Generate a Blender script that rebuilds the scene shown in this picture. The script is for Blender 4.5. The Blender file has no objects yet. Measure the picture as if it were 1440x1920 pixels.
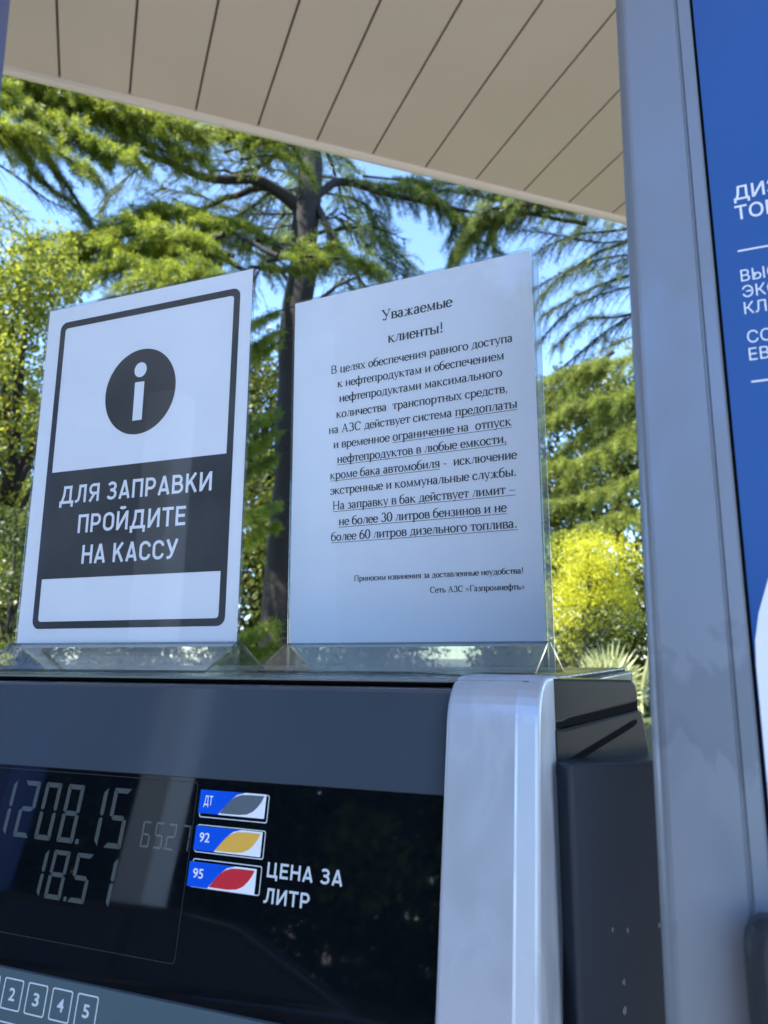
import bpy, math, random
import numpy as np
from mathutils import Vector

random.seed(7)
rng = np.random.default_rng(7)
R = math.radians
scene = bpy.context.scene
COL = scene.collection

# ------------------------------------------------------------------ camera
EYE = 1.55
PITCH = R(10.61)
cam_data = bpy.data.cameras.new("camera")
cam_data.sensor_fit = 'VERTICAL'
cam_data.sensor_height = 36.0
cam_data.lens = 36.0 * 1442.0 / 1920.0
cam_data.clip_start = 0.01
cam_data.clip_end = 2000.0
cam_data.dof.use_dof = True
cam_data.dof.focus_distance = 0.62
cam_data.dof.aperture_fstop = 12.0
cam = bpy.data.objects.new("camera", cam_data)
cam.location = (0, 0, EYE)
cam.rotation_euler = (R(90) + PITCH, 0, 0)
COL.objects.link(cam)
scene.camera = cam

# ------------------------------------------------------------------ light
SUN_EL, SUN_AZ = 50.0, -118.0        # azimuth measured from straight ahead, negative is left
world = bpy.data.worlds.new("World")
scene.world = world
world.use_nodes = True
wn = world.node_tree
sky = wn.nodes.new('ShaderNodeTexSky')
sky.sky_type = 'NISHITA'
sky.sun_disc = False
sky.sun_elevation = R(SUN_EL)
sky.sun_rotation = R(SUN_AZ)
sky.air_density = 0.8
sky.dust_density = 0.0
sky.ozone_density = 4.5
wn.links.new(sky.outputs[0], wn.nodes['Background'].inputs[0])
wn.nodes['Background'].inputs[1].default_value = 0.14
sun_data = bpy.data.lights.new("sun", 'SUN')
sun_data.energy = 4.6
sun_data.angle = R(0.5)
sun_data.color = (1.0, 0.94, 0.84)
sun = bpy.data.objects.new("sun", sun_data)
sd = Vector((math.sin(R(SUN_AZ)) * math.cos(R(SUN_EL)), math.cos(R(SUN_AZ)) * math.cos(R(SUN_EL)), math.sin(R(SUN_EL))))
sun.rotation_euler = (-sd).to_track_quat('-Z', 'Y').to_euler()
COL.objects.link(sun)
vs = scene.view_settings
vs.view_transform = 'Standard'
vs.look = 'None'
vs.exposure = 2.2
vs.gamma = 1.0
vs.use_curve_mapping = False
scene.cycles.max_bounces = 10
scene.cycles.transparent_max_bounces = 24


# ------------------------------------------------------------------ helpers
def lin(r, g, b):
    f = lambda c: ((c / 255 + 0.055) / 1.055) ** 2.4 if c > 10 else c / 255 / 12.92
    return (f(r), f(g), f(b), 1.0)


def tag(o, label=None, cat=None, group=None, kind=None):
    if label: o['label'] = label
    if cat: o['category'] = cat
    if group: o['group'] = group
    if kind: o['kind'] = kind
    return o


def empty(name, loc=(0, 0, 0), rot=(0, 0, 0)):
    o = bpy.data.objects.new(name, None)
    o.empty_display_size = 0.1
    o.location = loc
    o.rotation_euler = rot
    COL.objects.link(o)
    return o


class MB:
    """collects faces; build() links them as one mesh object"""
    def __init__(self):
        self.v, self.f, self.m = [], [], []

    def add(self, vs, fs, mi=0):
        k = len(self.v)
        self.v += [tuple(map(float, q)) for q in vs]
        for f in fs:
            self.f.append([i + k for i in f])
            self.m.append(mi)

    def prism(self, a, b, mi=0):
        """two matching outlines joined into a closed solid"""
        n = len(a)
        fs = [list(range(n - 1, -1, -1)), list(range(n, 2 * n))]
        for i in range(n):
            j = (i + 1) % n
            fs.append([i, j, n + j, n + i])
        self.add(list(a) + list(b), fs, mi)

    def box(self, x0, x1, y0, y1, z0, z1, mi=0, T=None):
        T = T or (lambda x, y, z: (x, y, z))
        a = [T(x0, y0, z0), T(x1, y0, z0), T(x1, y0, z1), T(x0, y0, z1)]
        b = [T(x0, y1, z0), T(x1, y1, z0), T(x1, y1, z1), T(x0, y1, z1)]
        self.prism(a, b, mi)

    def build(self, name, mats, parent=None, smooth=False, bevel=0.0, seg=2, angle=35):
        me = bpy.data.meshes.new(name)
        me.from_pydata(self.v, [], self.f)
        mats = mats if isinstance(mats, (list, tuple)) else [mats]
        for m in mats: me.materials.append(m)
        me.polygons.foreach_set('material_index', self.m)
        me.update()
        o = bpy.data.objects.new(name, me)
        COL.objects.link(o)
        if parent: o.parent = parent
        import bmesh
        bm = bmesh.new(); bm.from_mesh(me)
        if bevel:
            bmesh.ops.remove_doubles(bm, verts=bm.verts, dist=1e-6)
        bmesh.ops.recalc_face_normals(bm, faces=bm.faces)
        bm.to_mesh(me); bm.free()
        if bevel:
            b = o.modifiers.new('bevel', 'BEVEL'); b.width = bevel; b.segments = seg
            b.limit_method = 'ANGLE'; b.angle_limit = R(angle); b.harden_normals = False
        if smooth:
            for p in me.polygons: p.use_smooth = True
        return o


def mat(name, col, rough=0.5, metal=0.0, noise=0.0, nscale=20.0, bump=0.0, spec=0.5, coat=0.0, rnoise=0.0):
    m = bpy.data.materials.new(name); m.use_nodes = True
    nt = m.node_tree; b = nt.nodes['Principled BSDF']
    b.inputs['Base Color'].default_value = col
    b.inputs['Roughness'].default_value = rough
    b.inputs['Metallic'].default_value = metal
    b.inputs['Specular IOR Level'].default_value = spec
    b.inputs['Coat Weight'].default_value = coat
    b.inputs['Coat Roughness'].default_value = 0.06
    if noise or bump or rnoise:
        tc = nt.nodes.new('ShaderNodeTexCoord')
        n = nt.nodes.new('ShaderNodeTexNoise'); n.inputs['Scale'].default_value = nscale
        n.inputs['Detail'].default_value = 6.0
        nt.links.new(tc.outputs['Object'], n.inputs['Vector'])
        if noise:
            mx = nt.nodes.new('ShaderNodeMix'); mx.data_type = 'RGBA'
            mx.inputs[6].default_value = tuple(c * (1 - noise) for c in col[:3]) + (1,)
            mx.inputs[7].default_value = tuple(min(1, c * (1 + noise)) for c in col[:3]) + (1,)
            nt.links.new(n.outputs['Fac'], mx.inputs[0]); nt.links.new(mx.outputs[2], b.inputs['Base Color'])
        if rnoise:
            mr = nt.nodes.new('ShaderNodeMapRange')
            mr.inputs['From Min'].default_value = 0.3; mr.inputs['From Max'].default_value = 0.7
            mr.inputs['To Min'].default_value = max(0, rough - rnoise); mr.inputs['To Max'].default_value = rough + rnoise
            nt.links.new(n.outputs['Fac'], mr.inputs['Value']); nt.links.new(mr.outputs[0], b.inputs['Roughness'])
        if bump:
            bp = nt.nodes.new('ShaderNodeBump'); bp.inputs['Strength'].default_value = bump
            bp.inputs['Distance'].default_value = 0.01
            nt.links.new(n.outputs['Fac'], bp.inputs['Height']); nt.links.new(bp.outputs[0], b.inputs['Normal'])
    return m


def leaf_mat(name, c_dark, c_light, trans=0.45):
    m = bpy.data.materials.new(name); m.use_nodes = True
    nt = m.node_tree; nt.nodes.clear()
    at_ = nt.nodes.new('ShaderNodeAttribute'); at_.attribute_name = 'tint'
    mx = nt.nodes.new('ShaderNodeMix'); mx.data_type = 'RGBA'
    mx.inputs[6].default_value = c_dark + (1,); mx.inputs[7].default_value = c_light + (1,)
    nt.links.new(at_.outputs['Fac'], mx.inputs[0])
    df = nt.nodes.new('ShaderNodeBsdfPrincipled'); df.inputs['Roughness'].default_value = 0.45
    df.inputs['Specular IOR Level'].default_value = 0.35
    tr = nt.nodes.new('ShaderNodeBsdfTranslucent')
    ht = nt.nodes.new('ShaderNodeHueSaturation'); ht.inputs['Value'].default_value = 1.5
    ht.inputs['Hue'].default_value = 0.485
    nt.links.new(mx.outputs[2], ht.inputs['Color'])
    nt.links.new(mx.outputs[2], df.inputs['Base Color']); nt.links.new(ht.outputs[0], tr.inputs['Color'])
    ms = nt.nodes.new('ShaderNodeMixShader'); ms.inputs[0].default_value = trans
    nt.links.new(df.outputs[0], ms.inputs[1]); nt.links.new(tr.outputs[0], ms.inputs[2])
    out = nt.nodes.new('ShaderNodeOutputMaterial'); nt.links.new(ms.outputs[0], out.inputs[0])
    return m


def clear_mat(name, tint, refl, rough=0.02, dirt=0.0):
    """thin clear plastic: see-through with a mirror-like sheen that grows at grazing angles"""
    m = bpy.data.materials.new(name); m.use_nodes = True
    nt = m.node_tree; nt.nodes.clear()
    tr = nt.nodes.new('ShaderNodeBsdfTransparent'); tr.inputs[0].default_value = tint + (1,)
    gl = nt.nodes.new('ShaderNodeBsdfGlossy'); gl.inputs['Roughness'].default_value = rough
    lw = nt.nodes.new('ShaderNodeLayerWeight'); lw.inputs['Blend'].default_value = .5
    pw = nt.nodes.new('ShaderNodeMath'); pw.operation = 'POWER'; pw.inputs[1].default_value = 4.0
    nt.links.new(lw.outputs['Facing'], pw.inputs[0])
    fr = nt.nodes.new('ShaderNodeMapRange'); fr.inputs['To Min'].default_value = refl; fr.inputs['To Max'].default_value = .9
    nt.links.new(pw.outputs[0], fr.inputs['Value'])
    ms = nt.nodes.new('ShaderNodeMixShader')
    nt.links.new(fr.outputs[0], ms.inputs[0]); nt.links.new(tr.outputs[0], ms.inputs[1]); nt.links.new(gl.outputs[0], ms.inputs[2])
    last = ms
    if dirt:
        df = nt.nodes.new('ShaderNodeBsdfDiffuse'); df.inputs[0].default_value = (.62, .64, .64, 1)
        tc = nt.nodes.new('ShaderNodeTexCoord'); n = nt.nodes.new('ShaderNodeTexNoise')
        n.inputs['Scale'].default_value = 14; n.inputs['Detail'].default_value = 8
        nt.links.new(tc.outputs['Object'], n.inputs['Vector'])
        mr = nt.nodes.new('ShaderNodeMapRange'); mr.inputs['From Min'].default_value = .35; mr.inputs['From Max'].default_value = .75
        mr.inputs['To Min'].default_value = dirt * .3; mr.inputs['To Max'].default_value = dirt
        nt.links.new(n.outputs['Fac'], mr.inputs['Value'])
        m2 = nt.nodes.new('ShaderNodeMixShader')
        nt.links.new(mr.outputs[0], m2.inputs[0]); nt.links.new(ms.outputs[0], m2.inputs[1]); nt.links.new(df.outputs[0], m2.inputs[2])
        last = m2
    out = nt.nodes.new('ShaderNodeOutputMaterial'); nt.links.new(last.outputs[0], out.inputs[0])
    return m


def text_poly(body, bold=0.0):
    """outline text as a flat mesh: returns verts (x, y) and faces, normalised to its own box"""
    cu = bpy.data.curves.new('t', 'FONT'); cu.body = body; cu.size = 1.0; cu.offset = bold
    cu.resolution_u = 4; cu.fill_mode = 'FRONT'
    o = bpy.data.objects.new('t', cu); COL.objects.link(o)
    dg = bpy.context.evaluated_depsgraph_get()
    me = bpy.data.meshes.new_from_object(o.evaluated_get(dg))
    v = np.array([tuple(q.co)[:2] for q in me.vertices]); f = [list(p.vertices) for p in me.polygons]
    bpy.data.objects.remove(o); bpy.data.curves.remove(cu); bpy.data.meshes.remove(me)
    return v, f


def put_text(mb, T, body, x0, x1, ybase, ycap, mi=0, bold=0.0, cap='Н'):
    """text fitted between x0 and x1, its capitals standing from ybase to ycap"""
    v, f = text_poly(body, bold)
    vc, _ = text_poly(cap, bold)
    s = (ycap - ybase) / (vc[:, 1].max() - vc[:, 1].min())
    xs = (v[:, 0] - v[:, 0].min()) / (v[:, 0].max() - v[:, 0].min()) * (x1 - x0) + x0
    ys = (v[:, 1] - vc[:, 1].min()) * s + ybase
    mb.add([T(a, b) for a, b in zip(xs, ys)], f, mi)


def round_rect(x0, x1, y0, y1, r, n=6):
    pts = []
    for cx, cy, a in ((x1 - r, y1 - r, 0), (x0 + r, y1 - r, 90), (x0 + r, y0 + r, 180), (x1 - r, y0 + r, 270)):
        for i in range(n + 1):
            t = R(a + 90 * i / n); pts.append((cx + r * math.cos(t), cy + r * math.sin(t)))
    return pts


def ring(mb, T, outer, inner, mi=0):
    n = len(outer)
    mb.add([T(*q) for q in outer] + [T(*q) for q in inner], [[i, (i + 1) % n, n + (i + 1) % n, n + i] for i in range(n)], mi)


def sheet(mb, T, pts, mi=0):
    mb.add([T(*q) for q in pts], [list(range(len(pts)))], mi)


_E = .083
def _ov(cx, cy, rx, ry, a0, a1):
    n = max(6, int(abs(a1 - a0) / 12))
    return [(cx + rx * math.cos(R(a0 + (a1 - a0) * i / n)), cy + ry * math.sin(R(a0 + (a1 - a0) * i / n))) for i in range(n + 1)]
_v = lambda x, a=0, b=1: [(x, a), (x, b)]
_h = lambda a, b, y: [(a, y), (b, y)]
_T = 1 - _E
SANS = {   # plain capitals as centre lines, height 1
 'Д': (.86, [_h(.0, .86, _E), [(.30, .95), (.27, .5), (.15, .1)], _h(.22, .74, _T), _v(.66, .05), _v(.083, -.19, .1), _v(.777, -.19, .1)]),
 'Л': (.70, [_h(.2, .66, _T), _v(.58), [(.27, .95), (.24, .4), (.19, .16), (.11, .09), (.0, .08)]]),
 'Я': (.66, [_v(.56), _h(.27, .6, _T), _h(.27, .6, .45), _ov(.28, .684, .19, .234, 90, 270), [(.36, .45), (.09, 0)]]),
 'З': (.60, [_ov(.29, .73, .20, .187, 155, -90), _ov(.28, .305, .23, .222, 90, -155), _h(.2, .32, .533)]),
 'А': (.66, [[(.07, 0), (.33, 1)], [(.59, 0), (.33, 1)], _h(.15, .51, .26)]),
 'П': (.64, [_v(.09), _v(.55), _h(.09, .55, _T)]),
 'Р': (.62, [_v(.09), _h(.09, .34, _T), _h(.09, .34, .43), _ov(.33, .674, .20, .244, -90, 90)]),
 'В': (.64, [_v(.09), _h(.09, .34, _T), _h(.09, .36, .53), _h(.09, .36, _E), _ov(.34, .724, .17, .193, -90, 90), _ov(.35, .306, .21, .223, -90, 90)]),
 'К': (.64, [_v(.09), [(.12, .40), (.54, 1)], [(.26, .62), (.57, 0)]]),
 'И': (.68, [_v(.09), _v(.59), [(.12, .08), (.56, .92)]]),
 'Й': (.68, [_v(.09), _v(.59), [(.12, .08), (.56, .92)], _ov(.34, 1.27, .14, .11, 200, 340)]),
 'О': (.66, [_ov(.33, .67, .245, .247, 0, 180) + _ov(.33, .33, .245, .247, 180, 360) + [(.575, .67)]]),
 'Т': (.60, [_h(0, .60, _T), _v(.30)]),
 'Е': (.56, [_v(.09), _h(.09, .54, _T), _h(.09, .50, .51), _h(.09, .54, _E)]),
 'Н': (.66, [_v(.09), _v(.57), _h(.09, .57, .51)]),
 'С': (.64, [_ov(.33, .67, .245, .247, 5, 180) + _ov(.33, .33, .245, .247, 180, 355)]),
 'У': (.64, [[(.07, 1), (.33, .34)], [(.58, 1), (.32, .24), (.25, .11), (.16, .08), (.06, .08)]]),
 'Ц': (.72, [_v(.09), _v(.53), _h(.09, .70, _E), _v(.64, -.19, .1)]),
 ' ': (.22, []),
}


def put_caps(mb, T, body, x0, x1, ybase, ycap, mi=0, sw=.158):
    """block capitals between x0 and x1; T(x, y, layer) keeps crossing strokes a hair apart"""
    gap = .10
    wid = sum(SANS[c][0] for c in body) + gap * (len(body) - 1)
    sx = (x1 - x0) / wid; sy = ycap - ybase; hw = abs(sy) * sw / 2; x = x0; lay = 0
    for c in body:
        for path in SANS[c][1]:
            P = [(x + a * sx, ybase + b * sy) for a, b in path]; n = len(P); vv = []
            for i, (a, b) in enumerate(P):
                p, q = P[max(0, i - 1)], P[min(n - 1, i + 1)]
                dx, dy = q[0] - p[0], q[1] - p[1]; l = math.hypot(dx, dy) or 1
                nx, ny = -dy / l * hw, dx / l * hw
                vv += [T(a + nx, b + ny, lay), T(a - nx, b - ny, lay)]
            mb.add(vv, [[2 * i, 2 * i + 1, 2 * i + 3, 2 * i + 2] for i in range(n - 1)], mi)
            lay = (lay + 1) % 7
        x += (SANS[c][0] + gap) * sx


# view ray of a photo pixel (1440 x 1920), used to set far trees at a chosen distance
def at(px, py, dist):
    x = (px - 720) / 1442.0; y = (960 - py) / 1442.0
    w = Vector((x, math.cos(PITCH) - y * math.sin(PITCH), math.sin(PITCH) + y * math.cos(PITCH)))
    w *= dist / w.y
    return Vector((w.x, w.y, w.z + EYE))


def at_z(px, py, z):
    w = at(px, py, 1.0) - Vector((0, 0, EYE))
    return w * ((z - EYE) / w.z) + Vector((0, 0, EYE))


# ------------------------------------------------------------------ materials
M = dict(
    asphalt=mat('forecourt_concrete', (.27, .26, .25, 1), .9, noise=.2, nscale=30, bump=.3),
    concrete=mat('concrete', (.34, .33, .31, 1), .85, noise=.15, nscale=8, bump=.2),
    soil=mat('lawn', (.05, .075, .02, 1), .95, noise=.5, nscale=4, bump=.5),
    soffit=mat('cream_soffit_paint', (.50, .42, .34, 1), .42, noise=.09, nscale=1.1, rnoise=.08),
    soffit_gap=mat('soffit_joint', (.20, .165, .13, 1), .8),
    trim=mat('cream_trim', (.60, .54, .45, 1), .4),
    fascia=mat('dark_slate_plastic', (.047, .064, .088, 1), .22, noise=.08, nscale=9, rnoise=.05, coat=.6),
    black=mat('black_rubber', (.004, .005, .006, 1), .7, spec=.15),
    glass=mat('black_glass', (.003, .0045, .007, 1), .03, spec=1.0, rnoise=.01, nscale=30),
    keypad=mat('grey_green_film', (.075, .115, .135, 1), .3, noise=.06, nscale=30),
    ink=mat('pale_print', (.55, .62, .66, 1), .5),
    lcd=mat('lcd_segment', (.072, .084, .084, 1), .03, spec=1.0),
    lcdlip=mat('lcd_edge', (.03, .036, .04, 1), .3),
    silver=None,
    capgrey=mat('dark_grey_plastic', (.030, .038, .034, 1), .2, spec=.3, noise=.1, nscale=25, rnoise=.08),
    capdark=mat('dark_blue_panel', (.030, .040, .056, 1), .35, noise=.15, nscale=12),
    toplid=mat('grey_top_lid', (.16, .18, .18, 1), .25, noise=.1, nscale=25, rnoise=.1),
    blue=mat('blue_sign_film', (.012, .075, .27, 1), .25, noise=.04, nscale=5),
    bluecol=mat('blue_column_paint', (.010, .06, .26, 1), .35, noise=.05, nscale=3),
    white=mat('white_print', (.80, .82, .84, 1), .45),
    paper=mat('white_paper', (.79, .83, .92, 1), .6, noise=.012, nscale=6),
    toner=mat('dark_toner', (.030, .034, .042, 1), .35),
    bark=mat('dark_bark', (.013, .012, .012, 1), .9, noise=.5, nscale=14, bump=.8),
    twig=mat('twig', (.05, .04, .032, 1), .9),
    badge_blue=mat('badge_blue', lin(0, 84, 214), .3),
    badge_white=mat('badge_white', (.80, .84, .88, 1), .3),
    badge_grey=mat('badge_grey', lin(92, 104, 112), .3),
    badge_gold=mat('badge_gold', lin(226, 178, 78), .3),
    badge_red=mat('badge_red', lin(200, 48, 58), .3),
    plaster=mat('pale_plaster', (.90, .90, .88, 1), .8, noise=.05, nscale=3),
    steel=mat('steel', (.5, .52, .54, 1), .3, metal=.8),
    carpaint=mat('black_car_paint', (.012, .013, .016, 1), .12, coat=.8),
    carglass=mat('car_glass', (.03, .045, .06, 1), .03),
    rubber=mat('tyre_rubber', (.015, .015, .015, 1), .8),
    holder=mat('black_holder_plastic', (.014, .017, .023, 1), .45, noise=.15, nscale=14),
    chip=mat('bare_chip', (.20, .22, .24, 1), .6),
    clear=clear_mat('clear_acrylic', (.985, .992, .988), .03, .01, dirt=.045),
    clearfold=clear_mat('clear_acrylic_fold', (.955, .97, .963), .055, .02, dirt=.06),
    clearedge=clear_mat('clear_acrylic_edge', (.40, .44, .43), .12, .1),
    clearback=clear_mat('clear_acrylic_back', (.85, .90, .87), .04, .05, dirt=.45),
)


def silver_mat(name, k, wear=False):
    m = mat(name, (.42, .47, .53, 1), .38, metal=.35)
    nt = m.node_tree; b = nt.nodes['Principled BSDF']
    tc = nt.nodes.new('ShaderNodeTexCoord')
    # worn dull patches
    n = nt.nodes.new('ShaderNodeTexNoise'); n.inputs['Scale'].default_value = 26; n.inputs['Detail'].default_value = 7
    n.inputs['Distortion'].default_value = .4
    mp = nt.nodes.new('ShaderNodeMapping'); mp.inputs['Scale'].default_value = (1, 1, .55)
    nt.links.new(tc.outputs['Object'], mp.inputs['Vector']); nt.links.new(mp.outputs[0], n.inputs['Vector'])
    rp = nt.nodes.new('ShaderNodeValToRGB')
    rp.color_ramp.elements[0].position = .50; rp.color_ramp.elements[0].color = (.46 * k, .50 * k, .56 * k, 1)
    rp.color_ramp.elements[1].position = .58; rp.color_ramp.elements[1].color = (.40 * k, .44 * k, .50 * k, 1)
    nt.links.new(n.outputs['Fac'], rp.inputs[0]); nt.links.new(rp.outputs[0], b.inputs['Base Color'])
    if wear:
        # one worn drip patch above the nozzle and grime lower down
        sx = nt.nodes.new('ShaderNodeSeparateXYZ'); nt.links.new(tc.outputs['Object'], sx.inputs[0])
        def rng_(a, b, c, d):
            q = nt.nodes.new('ShaderNodeMapRange'); q.inputs['From Min'].default_value = a; q.inputs['From Max'].default_value = b
            q.inputs['To Min'].default_value = c; q.inputs['To Max'].default_value = d
            nt.links.new(sx.outputs[2], q.inputs['Value']); return q.outputs[0]
        def mth(op, a, b):
            q = nt.nodes.new('ShaderNodeMath'); q.operation = op
            for i_, v_ in enumerate((a, b)):
                if isinstance(v_, (int, float)): q.inputs[i_].default_value = v_
                else: nt.links.new(v_, q.inputs[i_])
            return q.outputs[0]
        patch = mth('MULTIPLY', rng_(1.480, 1.516, 0, 1), rng_(1.522, 1.60, 1, 0))
        low = rng_(1.40, 1.47, .10, 0)
        fac = mth('ADD', mth('ADD', mth('MULTIPLY', n.outputs['Fac'], .75), mth('MULTIPLY', patch, .19)), low)
        rp.color_ramp.elements[0].position = .515; rp.color_ramp.elements[1].position = .54
        rp.color_ramp.elements[1].color = (.37 * k, .41 * k, .46 * k, 1)
        nt.links.new(fac, rp.inputs[0])
    mr = nt.nodes.new('ShaderNodeMapRange'); mr.inputs['From Min'].default_value = .4; mr.inputs['From Max'].default_value = .6
    mr.inputs['To Min'].default_value = .3; mr.inputs['To Max'].default_value = .5
    nt.links.new(n.outputs['Fac'], mr.inputs['Value']); nt.links.new(mr.outputs[0], b.inputs['Roughness'])
    return m


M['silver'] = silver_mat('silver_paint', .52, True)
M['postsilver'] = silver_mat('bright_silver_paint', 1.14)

# ------------------------------------------------------------------ ground
g = MB(); g.add([(-400, -400, 0), (400, -400, 0), (400, 400, 0), (-400, 400, 0)], [[0, 1, 2, 3]])
tag(g.build('ground', M['asphalt']), kind='structure')
g = MB(); g.add([(-60, 7.5, .004), (60, 7.5, .004), (60, 80, .004), (-60, 80, .004)], [[0, 1, 2, 3]])
tag(g.build('lawn', M['soil']), kind='structure')
g = MB(); g.box(-3.0, 2.5, -.05, 2.2, 0, .12)
o = g.build('pavement', M['concrete'], bevel=.01); tag(o, kind='structure')
o.rotation_euler = (0, 0, R(-22.9))

# ------------------------------------------------------------------ fuel dispenser (own frame: x along its face, y away)
TILT = R(9.3); ST, CT = math.sin(TILT), math.cos(TILT); FZ = EYE - .0175


def F(x, s, off=0.0):          # millimetres across and down the leaning face, off = proud of it
    x, s, off = x / 1000, s / 1000, off / 1000
    return (x, .42 - s * ST - off * CT, FZ - s * CT + off * ST)


disp = empty('fuel_dispenser', (0, 0, 0), (0, 0, R(-22.9)))
tag(disp, 'dark fuel dispenser head with black display, fuel badges and a silver post', 'fuel dispenser')
XL = -930.0
prof = [F(0, 3)[1:], F(0, .6, -1)[1:], F(0, -.8, -5)[1:], (.50, FZ + .0008), (.95, FZ + .0008), (.95, .12), (.30, .12), (.30, FZ - .80), F(0, 420)[1:]]
mb = MB(); mb.prism([(XL / 1000, y, z) for y, z in prof], [(-.089, y, z) for y, z in prof])
mb.build('body', M['fascia'], disp, bevel=.0045, seg=4, angle=25)
mb = MB(); mb.box(XL / 1000 + .004, -.096, .432, .94, FZ + .0009, FZ + .0026)
mb.build('seal', M['black'], disp)
mb = MB(); mb.box(XL / 1000, -.094, .4255, .95, FZ + .0027, FZ + .0042)
mb.build('top_lid', M['toplid'], disp, bevel=.0006)

# black display glass
mb = MB()
a = [(-780, 57.5), (-135, 56.3), (-135, 175.6), (-780, 175.2)]
mb.prism([F(x, s, .3) for x, s in a], [F(x, s, -6) for x, s in a])
disp_panel = mb.build('display_panel', M['glass'], disp, bevel=.0004)
SEG = {'0': 'abcdef', '1': 'bc', '2': 'abged', '5': 'afgcd', '6': 'afgedc', '7': 'abc', '8': 'abcdefg'}


def seven(mb, ch, x, s0, s1, w, t, slant=2.0):
    h = s1 - s0; m = h / 2; gp = t * .12
    P = lambda u, v: F(x + u - slant * v / h, s0 + v, .42)
    segs = dict(
        a=[(gp, 0), (w - gp, 0), (w - t, t), (t, t)], d=[(t, h - t), (w - t, h - t), (w - gp, h), (gp, h)],
        f=[(0, gp), (t, t + gp), (t, m - t * .55), (t * .5, m - gp), (0, m - t * .4)],
        b=[(w, gp), (w, m - t * .4), (w - t * .5, m - gp), (w - t, m - t * .55), (w - t, t + gp)],
        e=[(0, m + t * .4), (t * .5, m + gp), (t, m + t * .55), (t, h - t - gp), (0, h - gp)],
        c=[(w, m + t * .4), (w, h - gp), (w - t, h - t - gp), (w - t, m + t * .55), (w - t * .5, m + gp)],
        g=[(t * .6, m), (t * 1.1, m - t / 2), (w - t * 1.1, m - t / 2), (w - t * .6, m), (w - t * 1.1, m + t / 2), (t * 1.1, m + t / 2)])
    for k in SEG[ch]:
        q = segs[k]; mb.add([P(*p) for p in q], [list(range(len(q)))])


mb = MB()
for ch, x in (('1', -457), ('2', -436.2), ('0', -417.4), ('8', -398), ('1', -378.2), ('5', -359.4)):
    seven(mb, ch, x, 66.3, 101.6, 13.8, 3.0)
sheet(mb, lambda a, b: F(a, b, .42), [(-384.2, 98.6), (-381.4, 98.6), (-381.6, 101.6), (-384.4, 101.6)])
for ch, x in (('1', -417.6), ('8', -399.8), ('5', -380.6), ('1', -361.3)):
    seven(mb, ch, x, 106.3, 134.6, 13.6, 2.7)
sheet(mb, lambda a, b: F(a, b, .42), [(-385.4, 132), (-383.0, 132), (-383.2, 134.6), (-385.6, 134.6)])
for ch, x in (('6', -332.8), ('5', -323.1), ('2', -313.8), ('7', -303.6)):
    seven(mb, ch, x, 83.9, 98.9, 6.6, 1.15, .6)
sheet(mb, lambda a, b: F(a, b, .42), [(-315.6, 97.6), (-314.5, 97.6), (-314.6, 98.8), (-315.7, 98.8)])
mb.build('lcd_digits', M['lcd'], disp_panel)
mb = MB()
T = lambda a, b: F(a, b, .36)
ring(mb, T, round_rect(-700, -296.2, 59.2, 157.6, 2.5), round_rect(-699.6, -296.6, 59.6, 157.2, 2.2))
mb.build('lcd_window_edge', M['lcdlip'], disp_panel)


def badge(name, label, s0, text, leaf, dx, dy, tw):
    mb = MB()
    fx0, fx1 = -292.9, -245.4
    T = lambda a, b: F(a, s0 + b, .40)
    ring(mb, T, round_rect(fx0, fx1, 0, 15.4, 1.3), round_rect(fx0 + .55, fx1 - .55, .55, 14.85, .9), 3)
    X = lambda a, b: F(fx0 + dx + a, s0 + dy + b, .60)
    W, H = 46.2, 13.3
    sheet(mb, X, round_rect(0, W, 0, H, .5), 1)
    Xb = lambda a, b: F(fx0 + dx + a, s0 + dy + b, .68)
    # blue field with an S-shaped right edge
    blue = [(0, 0), (32, 0)]
    for i in range(11):
        t = i / 10; blue.append((32 - 16.5 * (t ** .62) + 1.5 * math.sin(t * math.pi) - 1.2 * t, H * t ** 1.45))
    blue.append((0, H))
    cen = (6, 6.5)
    mb.add([Xb(*cen)] + [Xb(*q) for q in blue], [[0, i + 1, (i + 1) % len(blue) + 1] for i in range(len(blue))], 0)
    Xl = lambda a, b: F(fx0 + dx + a, s0 + dy + b, .76)
    top = [(15.4, 12.4), (18.5, 8.6), (21.6, 5.2), (25, 2.8), (29.5, 1.3), (36, 1.0), (45.0, 1.0)]
    bot = [(43.4, 4.2), (41.2, 7.2), (38.2, 10.0), (34.2, 11.8), (29, 12.4), (22, 12.5)]
    out = top + bot; cen = (30, 7)
    mb.add([Xl(*cen)] + [Xl(*q) for q in out], [[0, i + 1, (i + 1) % len(out) + 1] for i in range(len(out))], 2)
    put_text(mb, lambda a, b: F(fx0 + dx + a, s0 + dy + H - b, .8), text, 3.4, 3.4 + tw, 4.6, 9.9, 1, .012, '9')
    o = mb.build(name, [M['badge_blue'], M['badge_white'], leaf, M['ink']], disp_panel)
    o['label'] = label
    return o


badge('price_badge', 'blue and white fuel badge with grey leaf', 63.4, 'ДТ', M['badge_grey'], -.8, -.2, 6.2)
badge('price_badge', 'blue and white fuel badge with yellow leaf', 82.7, '92', M['badge_gold'], -.7, .9, 7.2)
badge('price_badge', 'blue and white fuel badge with red leaf', 101.4, '95', M['badge_red'], -2.0, 1.8, 7.2)
mb = MB()
put_caps(mb, lambda a, b, k: F(a, -b, .45 + .012 * k), 'ЦЕНА ЗА', -242.2, -194.4, -106.6, -98.8, 0, .17)
put_caps(mb, lambda a, b, k: F(a, -b, .45 + .012 * k), 'ЛИТР', -242.4, -213.3, -119.8, -112.0, 0, .17)
mb.build('price_caption', M['ink'], disp_panel)

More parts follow.
